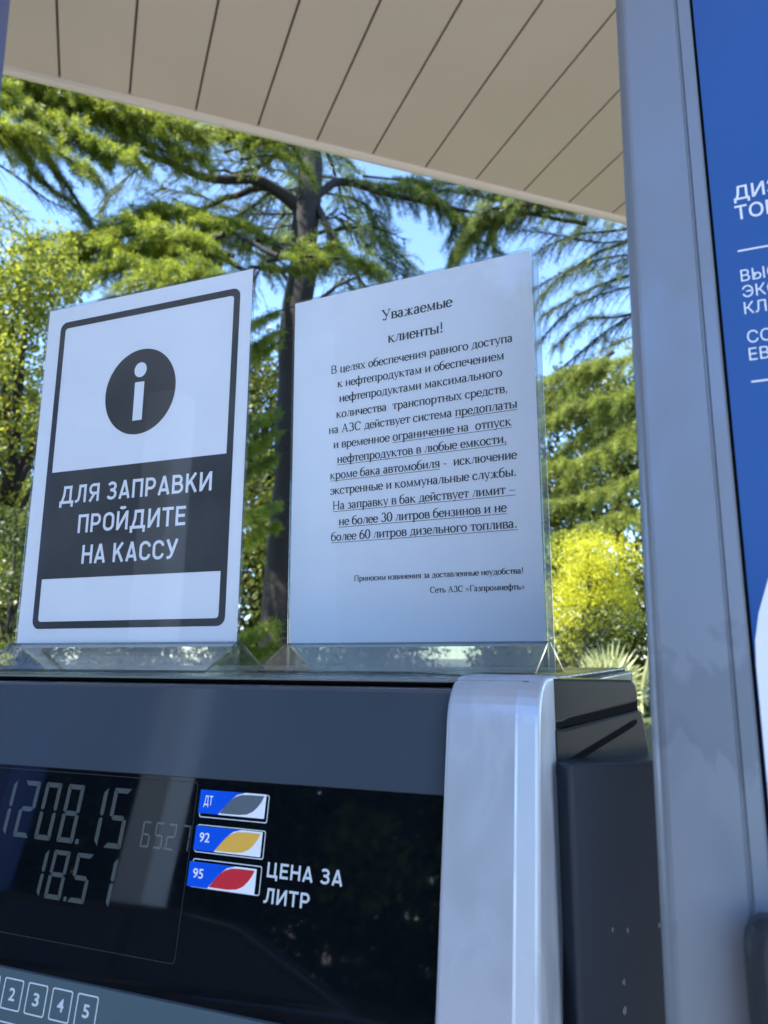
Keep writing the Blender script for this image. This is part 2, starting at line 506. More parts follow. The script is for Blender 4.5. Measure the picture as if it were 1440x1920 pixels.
# keypad film below the glass
mb = MB(); a = [(-780, 175.8), (-135, 176.4), (-135, 330), (-780, 330)]
mb.prism([F(x, s, .9) for x, s in a], [F(x, s, -5) for x, s in a])
pad = mb.build('keypad_panel', M['keypad'], disp, bevel=.0003)
for row in range(2):
    for k in range(5):
        mb = MB(); x = -439.2 + 19.55 * k; s = 180.6 + 23.0 * row
        T = lambda a, b: F(a, b, 1.0)
        ring(mb, T, round_rect(x, x + 15.9, s, s + 16.9, 1.4), round_rect(x + .8, x + 15.1, s + .8, s + 16.1, .9))
        if row == 0:
            put_text(mb, lambda a, b: F(a, -b, 1.0), str(k + 1), x + 5.4, x + (8.4 if k == 0 else 10.4), -(s + 11.9), -(s + 5.0), 0, .02, '2')
        mb.build('key', M['ink'], pad)

# silver post wrapping over the head
mb = MB()
front = []
for i in range(9):
    t = R(90 - 81 * i / 8)
    front.append((.4370 - .028 * math.cos(t) * 1.0, FZ - .0215 + .028 * math.sin(t)))
zt = front[0][1]
lowp = F(0, 420, 13)
pr = [(.47, zt)] + front + [lowp[1:], (lowp[1] + .05, lowp[2]), (.47, FZ - .05)]
pm = [(y + .0004, z - .0001) for y, z in pr]
pr2 = [(y + .0022, z - .0006) for y, z in pr]
k = len(pr)
for x, pp in ((-.1365, pr), (-.0985, pr), (-.0972, pm), (-.0862, pr2)):
    mb.v += [(x, y, z) for y, z in pp]
for q in range(3):
    for i in range(k):
        a, b = q * k + i, q * k + (i + 1) % k
        mb.f.append([a, b, b + k, a + k]); mb.m.append(0)
mb.f += [list(range(k)), list(range(3 * k, 4 * k))]; mb.m += [0, 0]
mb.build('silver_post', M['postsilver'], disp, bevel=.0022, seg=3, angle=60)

# grey end cap right of the post: angled face with two sloping slots
ca = R(48)
CP, CD = (-.09, .45), (math.cos(ca), math.sin(ca))


def Cc(t, z, off=0.0):
    t, z, off = t / 1000, z / 1000, off / 1000
    return (CP[0] + CD[0] * t + CD[1] * off, CP[1] + CD[1] * t - CD[0] * off, EYE + z)


mb = MB()
up = [(-6, -12.6), (1, -12.6), (64, -14.2), (67.4, -17), (68.4, -22), (67.9, -27.6), (16, -35.6), (11, -37.5), (-6, -38)]
mb.prism([Cc(t, z) for t, z in up], [Cc(t + 12, z, -200) for t, z in up])
mb.build('end_cap', M['capgrey'], disp, bevel=.0016, seg=3)
mb = MB()
lo = [(4, -41.0), (12, -40.6), (66.6, -31.6), (69.6, -33), (71.2, -40), (74.5, -64), (84, -330), (4, -330)]
mb.prism([Cc(t, z, 1.5) for t, z in lo], [Cc(t + 12, z, -200) for t, z in lo])
mb.build('end_cap_skirt', M['capgrey'], disp, bevel=.0016, seg=3)
mb = MB()
sl = [(1, -66.5), (30, -54.5), (62, -41.2), (64.4, -39.0), (64.6, -37.4), (62, -37.6), (30, -50.5), (1, -62)]
mb.prism([Cc(t, z, 1.9) for t, z in sl], [Cc(t, z, 1.2) for t, z in sl])
sl = [(-4, -30), (67.6, -20), (67.6, -33.0), (-4, -42)]
mb.prism([Cc(t, z, -.3) for t, z in sl], [Cc(t + 10, z, -190) for t, z in sl])
mb.build('slot_shade', M['black'], disp)  # black fill puts the shade inside both slots into the colour

# dark hose module below the end cap
cb = R(36); BP, BD = (-.0774, .44), (math.cos(cb), math.sin(cb))


def Bb(t, y, z):
    return (BP[0] + BD[0] * t - BD[1] * y, BP[1] + BD[1] * t + BD[0] * y, z)


mb = MB(); mb.box(0, .16, 0, .20, .12, EYE - .0572, 0, Bb)
side = mb.build('hose_module', M['capdark'], disp, bevel=.003, seg=3)
for (t, z, r) in ((.030, -.143, .0011), (.0265, -.168, .0011), (.026, -.181, .0016), (.049, -.142, .0009), (.0215, -.142, .0008)):
    n = 7; mb = MB()
    pts = [Bb(t + r * math.cos(6.283 * i / n) * random.uniform(.5, 1.2), -.0003, EYE + z + r * 1.8 * math.sin(6.283 * i / n) * random.uniform(.5, 1.2)) for i in range(n)]
    mb.add(pts, [list(range(n))])
    mb.build('paint_chip', M['chip'], side)

# ------------------------------------------------------------------ hose pylon (leans like the head, nearer)
TT = math.tan(TILT)


def G(x, z, off=0.0):          # metres across, metres above eye level, off millimetres proud
    off = off / 1000
    return (x, .36 + z * TT - off * CT, EYE + z + off * ST)


pyl = empty('hose_pylon', (0, 0, 0), (0, 0, R(-22.9)))
tag(pyl, 'tall silver framed pylon with blue fuel panel at the right edge', 'pylon')
ZB, ZT = -1.43, .95
sec = [(-.0272, -60), (-.0272, -5)]
for i in range(1, 6):
    t = R(90 * i / 6); sec.append((-.0272 + .006 * (1 - math.cos(t)), -6 + 6 * math.sin(t)))
sec += [(-.0212, 0), (.0052, 0), (.0060, -.8), (.0066, -.8), (.0074, .6), (.0128, .6), (.0138, -1), (.0138, -60)]
mb = MB(); mb.prism([G(x, ZB, o_) for x, o_ in sec], [G(x, ZT, o_) for x, o_ in sec])
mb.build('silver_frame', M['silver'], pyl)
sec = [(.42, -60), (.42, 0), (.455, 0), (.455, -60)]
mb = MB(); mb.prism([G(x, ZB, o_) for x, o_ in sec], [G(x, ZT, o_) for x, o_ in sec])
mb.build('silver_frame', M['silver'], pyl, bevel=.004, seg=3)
sec = [(.0139, -58), (.0139, -3), (.4199, -3), (.4199, -58)]
mb = MB(); mb.prism([G(x, ZB, o_) for x, o_ in sec], [G(x, ZT, o_) for x, o_ in sec])
mb.build('backing', M['black'], pyl)
sec = [(.0153, -2.9), (.0153, -.6), (.4185, -.6), (.4185, -2.9)]
mb = MB(); mb.prism([G(x, -.62, o_) for x, o_ in sec], [G(x, ZT - .01, o_) for x, o_ in sec])
panel = mb.build('blue_panel', M['blue'], pyl)
mb = MB()
T = lambda a, b: G(a, b, -.45)


def left_text(body, x, zb, capz, bold=.012):
    v, f = text_poly(body, bold); vc, _ = text_poly('Н', bold)
    s = capz / (vc[:, 1].max() - vc[:, 1].min())
    mb.add([T(x + (a - v[:, 0].min()) * s * .86, zb + (b - vc[:, 1].min()) * s) for a, b in v], f)


left_text('ДИЗЕЛЬНОЕ', .0258, .2284, .0086)
left_text('ТОПЛИВО', .0256, .2164, .0086)
left_text('ВЫСОКОГО', .0252, .1803, .0066, .0)
left_text('ЭКОЛОГИЧЕСКОГО', .0252, .1712, .0066, .0)
left_text('КЛАССА', .0252, .1620, .0066, .0)
left_text('СООТВЕТСТВУЕТ', .0252, .1462, .0066, .0)
left_text('ЕВРО', .0252, .1369, .0066, .0)
for z in (.1980, .1258):
    sheet(mb, T, [(.0250, z - .0005), (.12, z - .0005), (.12, z + .0005), (.0250, z + .0005)])
mb.build('printed_text', M['white'], panel)
mb = MB()
lf = [(.0345, .052), (.0234, .0324), (.0185, .018), (.0162, .0066), (.0156, -.004), (.0156, -.060), (.10, -.060), (.16, -.02), (.20, .06), (.12, .10), (.07, .085)]
sheet(mb, T, lf)
mb.build('printed_leaf', M['white'], panel)
# dark nozzle holder low on the panel
mb = MB()
nh = [(.0022, -.40), (.0022, -.106), (.0030, -.1005), (.0052, -.0965), (.0085, -.0945), (.25, -.078), (.25, -.40)]
mb.prism([G(x, z, 26) for x, z in nh], [G(x, z, .7) for x, z in nh])
mb.build('nozzle_holder', M['holder'], pyl, bevel=.006, seg=4, angle=40)

# ------------------------------------------------------------------ sign holders
def holder(pos, yaw, tilt, label, spare=False):
    h = empty('sign_holder', (pos[0], pos[1], pos[2] + EYE), (-R(tilt), 0, R(yaw)))
    tag(h, label, 'sign holder', 'clear sign holders on the dispenser top')
    for nm, y0, y1, mm in (('front_sheet', -.0016, -.0005, M['clear']), ('back_sheet', .0006, .0017, M['clear'])):
        mb = MB(); x0, x1, z0, z1 = -.1063, .1063, -.0195, .2982
        a = [(x0, y0, z0), (x1, y0, z0), (x1, y0, z1), (x0, y0, z1)]
        b = [(x0, y1, z0), (x1, y1, z0), (x1, y1, z1), (x0, y1, z1)]
        mb.add(a + b, [[0, 1, 2, 3], [7, 6, 5, 4]], 0)
        mb.add(a + b, [[0, 4, 5, 1], [1, 5, 6, 2], [2, 6, 7, 3], [3, 7, 4, 0]], 1)
        mb.build(nm, [mm, M['clearedge']], h)
    # folded feet, one towards the viewer, one behind
    for nm, sg in (('front_foot', -1), ('back_foot', 1)):
        mb = MB()
        y0, z0, y1, z1 = sg * .0024, .0015, sg * .040, -.0190
        t = .0018
        a = [(-.1072, y0, z0), (.1072, y0, z0), (.1072, y1, z1), (-.1072, y1, z1)]
        b = [(x, y + sg * .0006, z + t) for x, y, z in a]
        mb.add(a + b, [[0, 1, 2, 3], [7, 6, 5, 4]], 0)
        mb.add(a + b, [[0, 4, 5, 1], [1, 5, 6, 2], [2, 6, 7, 3], [3, 7, 4, 0]], 1)
        lip = [(-.1072, y1, z1), (.1072, y1, z1), (.1072, y1 - sg * .012, z1 - .0003), (-.1072, y1 - sg * .012, z1 - .0003)]
        mb.add(lip, [[0, 1, 2, 3]], 0)
        mb.build(nm, [M['clearfold'], M['clearedge']], h)
    if spare:
        mb = MB(); mb.box(-.1015, .1098, .0032, .0042, -.0185, .2905)
        mb.build('spare_sheet', M['clearback'], h)
    return h


S1 = ((-.204, .602, .007), -21.74, 1.0)
S2 = ((.018, .587, .007), -25.69, -.51)
holder(*S1, 'clear acrylic holder around the sign with the letter i', False)
holder(*S2, 'clear acrylic holder around the typed notice with a spare sheet behind', True)


def paper(name, S, label, cat):
    h = empty(name, (S[0][0], S[0][1], S[0][2] + EYE), (-R(S[2]), 0, R(S[1])))
    tag(h, label, cat)
    mb = MB(); mb.box(-.105, .105, -.0001, .0001, 0, .297)
    p = mb.build('paper_sheet', M['paper'], h)
    return h, p


def U(a, b):                   # paper millimetres from its lower left corner
    return ((a - 105) / 1000, -.00022, b / 1000)


def U2(a, b):
    return ((a - 105) / 1000, -.00030, b / 1000)


h1, p1 = paper('information_sign', S1, 'printed sign with black letter i disc and white words on a black band', 'sign')
mb = MB()
o_, i_ = round_rect(14.6, 199.4, 14.6, 283.0, 7, 8), round_rect(20.4, 193.6, 20.4, 277.0, 3, 8)
ring(mb, U, o_, i_)
mb.build('border', M['toner'], p1)
mb = MB()
sheet(mb, lambda a, b: ((a - 105) / 1000, -.00026, b / 1000), [(20.3, 55.2), (193.7, 55.2), (193.7, 145.8), (20.3, 145.8)])
for body, xa, xb, yb, yc in (('ДЛЯ ЗАПРАВКИ', 31.6, 182.2, 117.6, 132.8), ('ПРОЙДИТЕ', 53.4, 159.8, 92.0, 107.4), ('НА КАССУ', 60.2, 154.0, 66.3, 81.7)):
    put_caps(mb, lambda a, b, k: ((a - 105) / 1000, -.00036 - .00001 * k, b / 1000), body, xa, xb, yb, yc, 1)
mb.build('message_band', [M['toner'], M['paper']], p1)
mb = MB()
sheet(mb, U, [(106.6 + 35.6 * math.cos(R(a)), 207.6 + 37.0 * math.sin(R(a))) for a in range(0, 360, 5)])
sheet(mb, U2, [(105.9 + 6.2 * math.cos(R(a)), 226.4 + 6.5 * math.sin(R(a))) for a in range(0, 360, 12)], 1)
sheet(mb, U2, [(101.2, 182.6), (110.7, 182.6), (110.7, 215.8), (101.2, 215.8)], 1)
mb.build('letter_disc', [M['toner'], M['paper']], p1)

# ---- a small book face drawn with a broad nib (x-height 1)
SW, TH = .27, .125
def _arc(cx, cy, rx, ry, a0, a1):
    n = max(5, int(abs(a1 - a0) / 18))
    return [(cx + rx * math.cos(R(a0 + (a1 - a0) * i / n)), cy + ry * math.sin(R(a0 + (a1 - a0) * i / n))) for i in range(n + 1)]
A = lambda *k: ('p', _arc(*k))
V = lambda x, y0, y1, s='tb', w=SW: ('v', x, y0, y1, s, w)
H = lambda x0, x1, y, w=TH: ('l', x0, y, x1, y, w)
L = lambda x0, y0, x1, y1, w=SW: ('l', x0, y0, x1, y1, w)
D = lambda x, y, r=.13: ('d', x, y, r)
GL = {
 'а': (.95, [A(.40, .66, .27, .31, 160, 0), L(.66, .68, .66, .14), L(.66, .10, .86, .04, TH), A(.40, .27, .28, .27, 0, 360)]),
 'б': (1.05, [A(.5, .46, .40, .46, 0, 360), A(.62, .78, .52, .62, 190, 95), L(.58, 1.40, .92, 1.52, .13)]),
 'в': (1.0, [V(.2, 0, 1), H(.2, .55, .97), H(.2, .55, .52), H(.2, .58, .03), A(.55, .75, .22, .22, -90, 90), A(.58, .27, .28, .25, -90, 90)]),
 'г': (.85, [V(.22, 0, 1), H(.22, .76, .96), L(.76, .98, .78, .68, TH)]),
 'д': (1.12, [V(.82, 0, 1, 't'), L(.36, .95, .22, .05, TH), H(.3, .82, .96), H(.02, 1.1, .03), L(.06, .05, .05, -.3, TH), L(1.06, .05, 1.07, -.3, TH)]),
 'е': (.95, [A(.48, .48, .38, .48, 0, 325), H(.12, .84, .52)]),
 'ж': (1.5, [V(.74, 0, 1), L(.70, .52, .28, .9, .12), L(.70, .52, .22, .03, .14), L(.78, .52, 1.2, .9, .12), L(.78, .52, 1.26, .03, .14), D(.24, .88, .1), D(1.24, .88, .1), H(.06, .38, .03), H(1.1, 1.42, .03)]),
 'з': (.85, [A(.38, .74, .25, .24, 150, -90), A(.38, .26, .30, .26, 90, -150)]),
 'и': (1.15, [V(.22, 0, 1), V(.9, 0, 1), L(.26, .12, .86, .88, TH)]),
 'й': (1.15, [V(.22, 0, 1), V(.9, 0, 1), L(.26, .12, .86, .88, TH), A(.56, 1.42, .24, .2, 190, 350)]),
 'к': (1.1, [V(.2, 0, 1), L(.26, .5, .78, .92, .11), L(.42, .58, .88, .03, .2), D(.84, .9, .1), H(.7, 1.08, .03)]),
 'л': (1.08, [V(.85, 0, 1), L(.44, .94, .26, .12, .1), H(.38, .85, .96), D(.15, .1, .11)]),
 'м': (1.4, [V(1.12, 0, 1), L(.26, .98, .20, .03, TH), L(.26, .95, .64, .05, .2), L(.66, .05, 1.08, .95, TH), H(.04, .36, .03), H(.1, .3, .97)]),
 'н': (1.15, [V(.22, 0, 1), V(.9, 0, 1), H(.22, .9, .52)]),
 'о': (1.08, [A(.52, .48, .40, .48, 0, 360)]),
 'п': (1.15, [V(.22, 0, 1), V(.9, 0, 1), H(.22, .9, .96)]),
 'р': (1.12, [V(.22, -.46, 1, 'b'), H(.04, .22, .94), A(.58, .48, .38, .47, 150, -150)]),
 'с': (.95, [A(.48, .48, .38, .48, 40, 325), D(.74, .76, .1)]),
 'т': (.98, [V(.49, 0, 1, 'b'), H(.06, .92, .96), L(.08, .98, .06, .68, TH), L(.9, .98, .92, .68, TH)]),
 'у': (1.05, [L(.16, .96, .54, .05, .2), L(.9, .96, .42, -.34, TH), D(.28, -.36, .11), H(.02, .34, .97), H(.72, 1.04, .97)]),
 'ф': (1.4, [V(.7, -.46, 1.5, 'b'), H(.5, .7, 1.46), A(.40, .48, .30, .46, 0, 360), A(1.0, .48, .30, .46, 0, 360)]),
 'х': (1.08, [L(.2, .96, .88, .04, .2), L(.86, .96, .2, .04, TH), H(.04, .38, .97), H(.7, 1.02, .97), H(.04, .36, .03), H(.68, 1.06, .03)]),
 'ц': (1.15, [V(.22, 0, 1, 't'), V(.86, 0, 1, 't'), H(.1, 1.08, .03), L(1.06, .05, 1.07, -.3, TH)]),
 'ч': (1.08, [V(.84, 0, 1), V(.2, .6, 1, 't'), A(.52, .62, .32, .24, 180, 300), L(.62, .4, .84, .5, TH)]),
 'ы': (1.4, [V(.2, 0, 1), H(.2, .52, .53), H(.2, .52, .03), A(.54, .28, .28, .26, -90, 90), V(1.18, 0, 1)]),
 'ь': (1.0, [V(.22, 0, 1), H(.22, .54, .53), H(.22, .54, .03), A(.56, .28, .30, .26, -90, 90)]),
 'э': (.95, [A(.44, .48, .40, .48, 145, -145), H(.34, .82, .5), D(.16, .78, .1)]),
 'ю': (1.55, [V(.2, 0, 1), H(.2, .68, .52), A(1.02, .48, .38, .48, 0, 360)]),
 'я': (1.05, [V(.8, 0, 1), H(.45, .8, .97), H(.45, .8, .48), A(.46, .73, .26, .24, 90, 270), L(.5, .46, .2, .04, .14), H(.02, .3, .03)]),
 'У': (1.55, [L(.3, 1.44, .84, .58, .23), L(1.32, 1.44, .74, .16, TH), A(.55, .2, .22, .2, -10, -120), D(.36, .1, .13), H(.08, .52, 1.45), H(1.1, 1.5, 1.45)]),
 'В': (1.45, [V(.3, 0, 1.48, 'tb', .23), H(.3, .75, 1.45), H(.3, .8, .78), H(.3, .8, .03), A(.74, 1.12, .34, .33, -90, 90), A(.78, .4, .42, .37, -90, 90)]),
 'А': (1.55, [L(.74, 1.46, .26, .03, TH), L(.76, 1.46, 1.26, .03, .23), H(.42, 1.06, .52), H(.06, .46, .03), H(1.02, 1.52, .03)]),
 'З': (1.2, [A(.55, 1.10, .36, .36, 155, -80), A(.54, .4, .44, .4, 80, -155)]),
 'С': (1.45, [A(.72, .74, .58, .74, 42, 318), L(1.2, 1.44, 1.22, 1.02, TH)]),
 'Н': (1.6, [V(.3, 0, 1.48, 'tb', .23), V(1.28, 0, 1.48, 'tb', .23), H(.3, 1.28, .76)]),
 'П': (1.6, [V(.3, 0, 1.48, 'tb', .23), V(1.28, 0, 1.48, 'tb', .23), H(.3, 1.28, 1.44)]),
 'Г': (1.25, [V(.3, 0, 1.48, 'tb', .23), H(.3, 1.14, 1.44), L(1.14, 1.46, 1.17, 1.06, TH)]),
 '0': (1.1, [A(.55, .75, .42, .75, 0, 360)]),
 '3': (1.1, [A(.5, 1.12, .34, .36, 155, -80), A(.5, .4, .42, .4, 80, -155)]),
 '6': (1.1, [A(.55, .46, .40, .46, 0, 360), A(.95, .55, .80, .96, 180, 100)]),
 ',': (.55, [D(.24, .1, .13), L(.3, .06, .16, -.28, .1)]),
 '.': (.55, [D(.26, .1, .14)]),
 '-': (.75, [H(.08, .62, .45, .13)]),
 '–': (1.1, [H(.04, 1.06, .47, .1)]),
 '!': (.72, [L(.34, 1.48, .34, .45, .2), D(.34, .11, .15)]),
 '«': (1.1, [L(.5, .88, .2, .5, .12), L(.2, .5, .5, .12, .12), L(.88, .88, .58, .5, .12), L(.58, .5, .88, .12, .12)]),
 '»': (1.1, [L(.2, .88, .5, .5, .12), L(.5, .5, .2, .12, .12), L(.58, .88, .88, .5, .12), L(.88, .5, .58, .12, .12)]),
 ' ': (.56, []),
}


def glyph(mb, T, ch, x, y, sx, sy, wt=1.0):
    def quad(p, q, w0, w1):
        dx, dy = q[0] - p[0], q[1] - p[1]; l = math.hypot(dx, dy) or 1
        nx, ny = -dy / l / 2 * wt, dx / l / 2 * wt
        c = [(p[0] + nx * w0, p[1] + ny * w0), (p[0] - nx * w0, p[1] - ny * w0), (q[0] - nx * w1, q[1] - ny * w1), (q[0] + nx * w1, q[1] + ny * w1)]
        mb.add([T(x + a * sx, y + b * sy) for a, b in c], [[0, 1, 2, 3]])
    for it in GL[ch][1]:
        if it[0] == 'l':
            quad(it[1:3], it[3:5], it[5], it[5])
        elif it[0] == 'v':
            _, vx, y0, y1, s, w = it
            quad((vx, y0), (vx, y1), w, w)
            if 'b' in s: quad((vx - .2, y0 + .035), (vx + .2, y0 + .035), .07, .07)
            if 't' in s: quad((vx - .2, y1 - .035), (vx + .2, y1 - .035), .07, .07)
        elif it[0] == 'd':
            _, cx, cy, r = it
            mb.add([T(x + (cx + r * math.cos(k * .785)) * sx, y + (cy + r * math.sin(k * .785)) * sy) for k in range(8)], [list(range(8))])
        else:
            pts = it[1]; n = len(pts); ws = []
            for i in range(n):
                p, q = pts[max(0, i - 1)], pts[min(n - 1, i + 1)]
                if pts[0] == pts[-1] or math.dist(pts[0], pts[-1]) < 1e-6:
                    p, q = pts[(i - 1) % (n - 1)], pts[(i + 1) % (n - 1)]
                dx, dy = q[0] - p[0], q[1] - p[1]; l = math.hypot(dx, dy) or 1
                ws.append((-dy / l * wt, dx / l * wt, TH + (SW - TH) * (abs(dy) / l) ** 1.3))
            vs_ = []
            for (a, b), (nx, ny, w) in zip(pts, ws):
                vs_ += [(a + nx * w / 2, b + ny * w / 2), (a - nx * w / 2, b - ny * w / 2)]
            mb.add([T(x + a * sx, y + b * sy) for a, b in vs_], [[2 * i, 2 * i + 1, 2 * i + 3, 2 * i + 2] for i in range(n - 1)])


def serif_line(mb, T, body, x0, x1, y, xh, under=()):
    wid = sum(GL[c][0] for c in body); sx = (x1 - x0) / wid; x = x0
    xs = []
    for c in body:
        xs.append(x); glyph(mb, T, c, x, y, sx, xh, 1.15 if xh < 4 else 1.0); x += GL[c][0] * sx
    xs.append(x)
    for a, b in under:
        ua, ub = xs[a], xs[b]
        mb.add([T(ua, y - .36 * xh), T(ub, y - .36 * xh), T(ub, y - .27 * xh), T(ua, y - .27 * xh)], [[0, 1, 2, 3]])


h2, p2 = paper('typed_notice', S2, 'typed page of black serif text with underlined lines', 'notice')
mb = MB()
N = len
lines = [
 ('Уважаемые', 83.6, 146.2, 264.6, 6.0, ()), ('клиенты!', 89.8, 138.8, 244.2, 6.0, ()),
 ('В целях обеспечения равного доступа', 36.2, 194.0, 226.2, 4.75, ()),
 ('к нефтепродуктам и обеспечением', 43.0, 187.0, 213.4, 4.75, ()),
 ('нефтепродуктами максимального', 44.6, 185.0, 200.4, 4.75, ()),
 ('количества  транспортных средств,', 42.0, 189.2, 187.0, 4.75, ()),
 ('на АЗС действует система предоплаты', 34.9, 195.6, 174.2, 4.75, ((25, 35),)),
 ('и временное ограничение на  отпуск', 39.4, 190.8, 161.2, 4.75, ((12, 34),)),
 ('нефтепродуктов в любые емкости,', 43.0, 187.0, 148.4, 4.75, ((0, 31),)),
 ('кроме бака автомобиля -  исключение', 36.6, 194.0, 135.4, 4.75, ((0, 21),)),
 ('экстренные и коммунальные службы.', 36.6, 193.4, 122.6, 4.75, ()),
 ('На заправку в бак действует лимит –', 39.0, 192.0, 109.8, 4.75, ((0, 35),)),
 ('не более 30 литров бензинов и не', 45.0, 185.0, 96.6, 4.75, ((0, 32),)),
 ('более 60 литров дизельного топлива.', 38.0, 192.6, 84.3, 4.75, ((0, 35),)),
 ('Приносим извинения за доставленные неудобства!', 59.0, 196.2, 51.0, 3.0, ()),
 ('Сеть АЗС «Газпромнефть»', 123.6, 196.6, 39.6, 3.0, ())]
for body, xa, xb, y, xh, un in lines:
    serif_line(mb, U, body, xa, xb, y, xh, un)
mb.build('printed_text', M['toner'], p2)

# ------------------------------------------------------------------ canopy
CZ = 4.75
e0, e1 = at_z(0, 118, CZ), at_z(720, 295, CZ)
ed = (e1 - e0).normalized(); pn = Vector((-ed.y, ed.x, 0))
if pn.y > 0: pn = -pn                      # towards the viewer side of the canopy
can = empty('canopy', (0, 0, 0))
tag(can, 'cream panelled canopy roof over the dispenser with a pale edge moulding', 'canopy')


def K(a, b, z):                            # along the edge, in from the edge
    q = e0 + ed * a + pn * b
    return (q.x, q.y, z)


ga = (at_z(243, 177, CZ) - e0).dot(ed); gb = (at_z(885, 345, CZ) - e0).dot(ed)
pitchw = (gb - ga) / 6.0
print('plank width', pitchw, 'edge dir', ed, 'e0', e0)
mb = MB(); DEP = 5.1; gw = .007
for i in range(-26, 36):
    a0 = ga + i * pitchw + gw; a1 = ga + (i + 1) * pitchw - gw
    mb.box(a0, a1, .0, DEP, CZ, CZ + .02, 0, K)
lo_, hi_ = ga - 26 * pitchw - .05, ga + 36 * pitchw + .05
mb.box(lo_, hi_, 0, DEP, CZ + .022, CZ + .6, 1, K)
mb.build('soffit', [M['soffit'], M['soffit_gap']], can)
mb = MB()
pf = [(.0, CZ - .002), (-.012, CZ - .020), (-.035, CZ - .026), (-.058, CZ - .020), (-.070, CZ - .002), (-.078, CZ + .03), (-.14, CZ + .035), (-.14, CZ + .62), (0, CZ + .62)]
mb.prism([K(lo_, b, z) for b, z in pf], [K(hi_, b, z) for b, z in pf])
mb.build('edge_moulding', M['trim'], can, smooth=False, bevel=.004, seg=2)


def column(name, base, yaw, label, w, m1):
    c = empty(name, (base[0], base[1], 0), (0, 0, yaw)); tag(c, label, 'column')
    mb = MB(); mb.box(-w / 2, w / 2, -w / 2, w / 2, .30, CZ - .005)
    mb.build('shaft', m1, c, bevel=.03, seg=3)
    mb = MB(); mb.box(-w / 2 - .05, w / 2 + .05, -w / 2 - .05, w / 2 + .05, 0, .299)
    mb.build('plinth', M['concrete'], c, bevel=.015)
    return c


q = at(6, 48, 2.3)
column('canopy_column', (q.x - .240, q.y + .05), R(22), 'blue square canopy column at the far left edge', .36, M['bluecol'])

# ------------------------------------------------------------------ trees
def quads_mesh(name, P, AX, BX, tint, material, parent):
    """leaves: P centre, AX half length vector, BX half width vector"""
    n = len(P)
    v = np.empty((n, 4, 3), np.float32)
    v[:, 0] = P - AX * 1.0; v[:, 1] = P + BX; v[:, 2] = P + AX; v[:, 3] = P - BX
    me = bpy.data.meshes.new(name)
    me.vertices.add(4 * n); me.vertices.foreach_set('co', v.ravel())
    me.loops.add(4 * n); me.loops.foreach_set('vertex_index', np.arange(4 * n, dtype=np.int32))
    me.polygons.add(n); me.polygons.foreach_set('loop_start', np.arange(0, 4 * n, 4, dtype=np.int32))
    at_ = me.attributes.new('tint', 'FLOAT', 'FACE'); at_.data.foreach_set('value', tint.astype(np.float32))
    me.materials.append(material); me.update()
    o = bpy.data.objects.new(name, me); COL.objects.link(o); o.parent = parent
    return o


def tube(mb, pts, rad, seg=6, mi=0):
    k = len(mb.v); n = len(pts)
    for i, p in enumerate(pts):
        a = pts[max(0, i - 1)]; b = pts[min(n - 1, i + 1)]
        t = (b - a).normalized(); r_ = t.orthogonal().normalized() if abs(t.z) > .9 else t.cross(Vector((0, 0, 1))).normalized()
        u = t.cross(r_)
        for j in range(seg):
            an = 6.28318 * j / seg
            mb.v.append(tuple(p + (r_ * math.cos(an) + u * math.sin(an)) * rad[i]))
    for i in range(n - 1):
        for j in range(seg):
            mb.f.append([k + i * seg + j, k + i * seg + (j + 1) % seg, k + (i + 1) * seg + (j + 1) % seg, k + (i + 1) * seg + j]); mb.m.append(mi)


def smooth_path(ctrl, n):
    """Catmull-Rom through the control points with slight wobble"""
    c = [ctrl[0]] + list(ctrl) + [ctrl[-1]]
    out = []
    m = len(ctrl) - 1
    for i in range(n + 1):
        u = i / n * m; k = min(int(u), m - 1); t = u - k
        p0, p1, p2, p3 = c[k], c[k + 1], c[k + 2], c[k + 3]
        out.append(.5 * ((2 * p1) + (p2 - p0) * t + (2 * p0 - 5 * p1 + 4 * p2 - p3) * t * t + (3 * p1 - p0 - 3 * p2 + p3) * t ** 3))
    return out


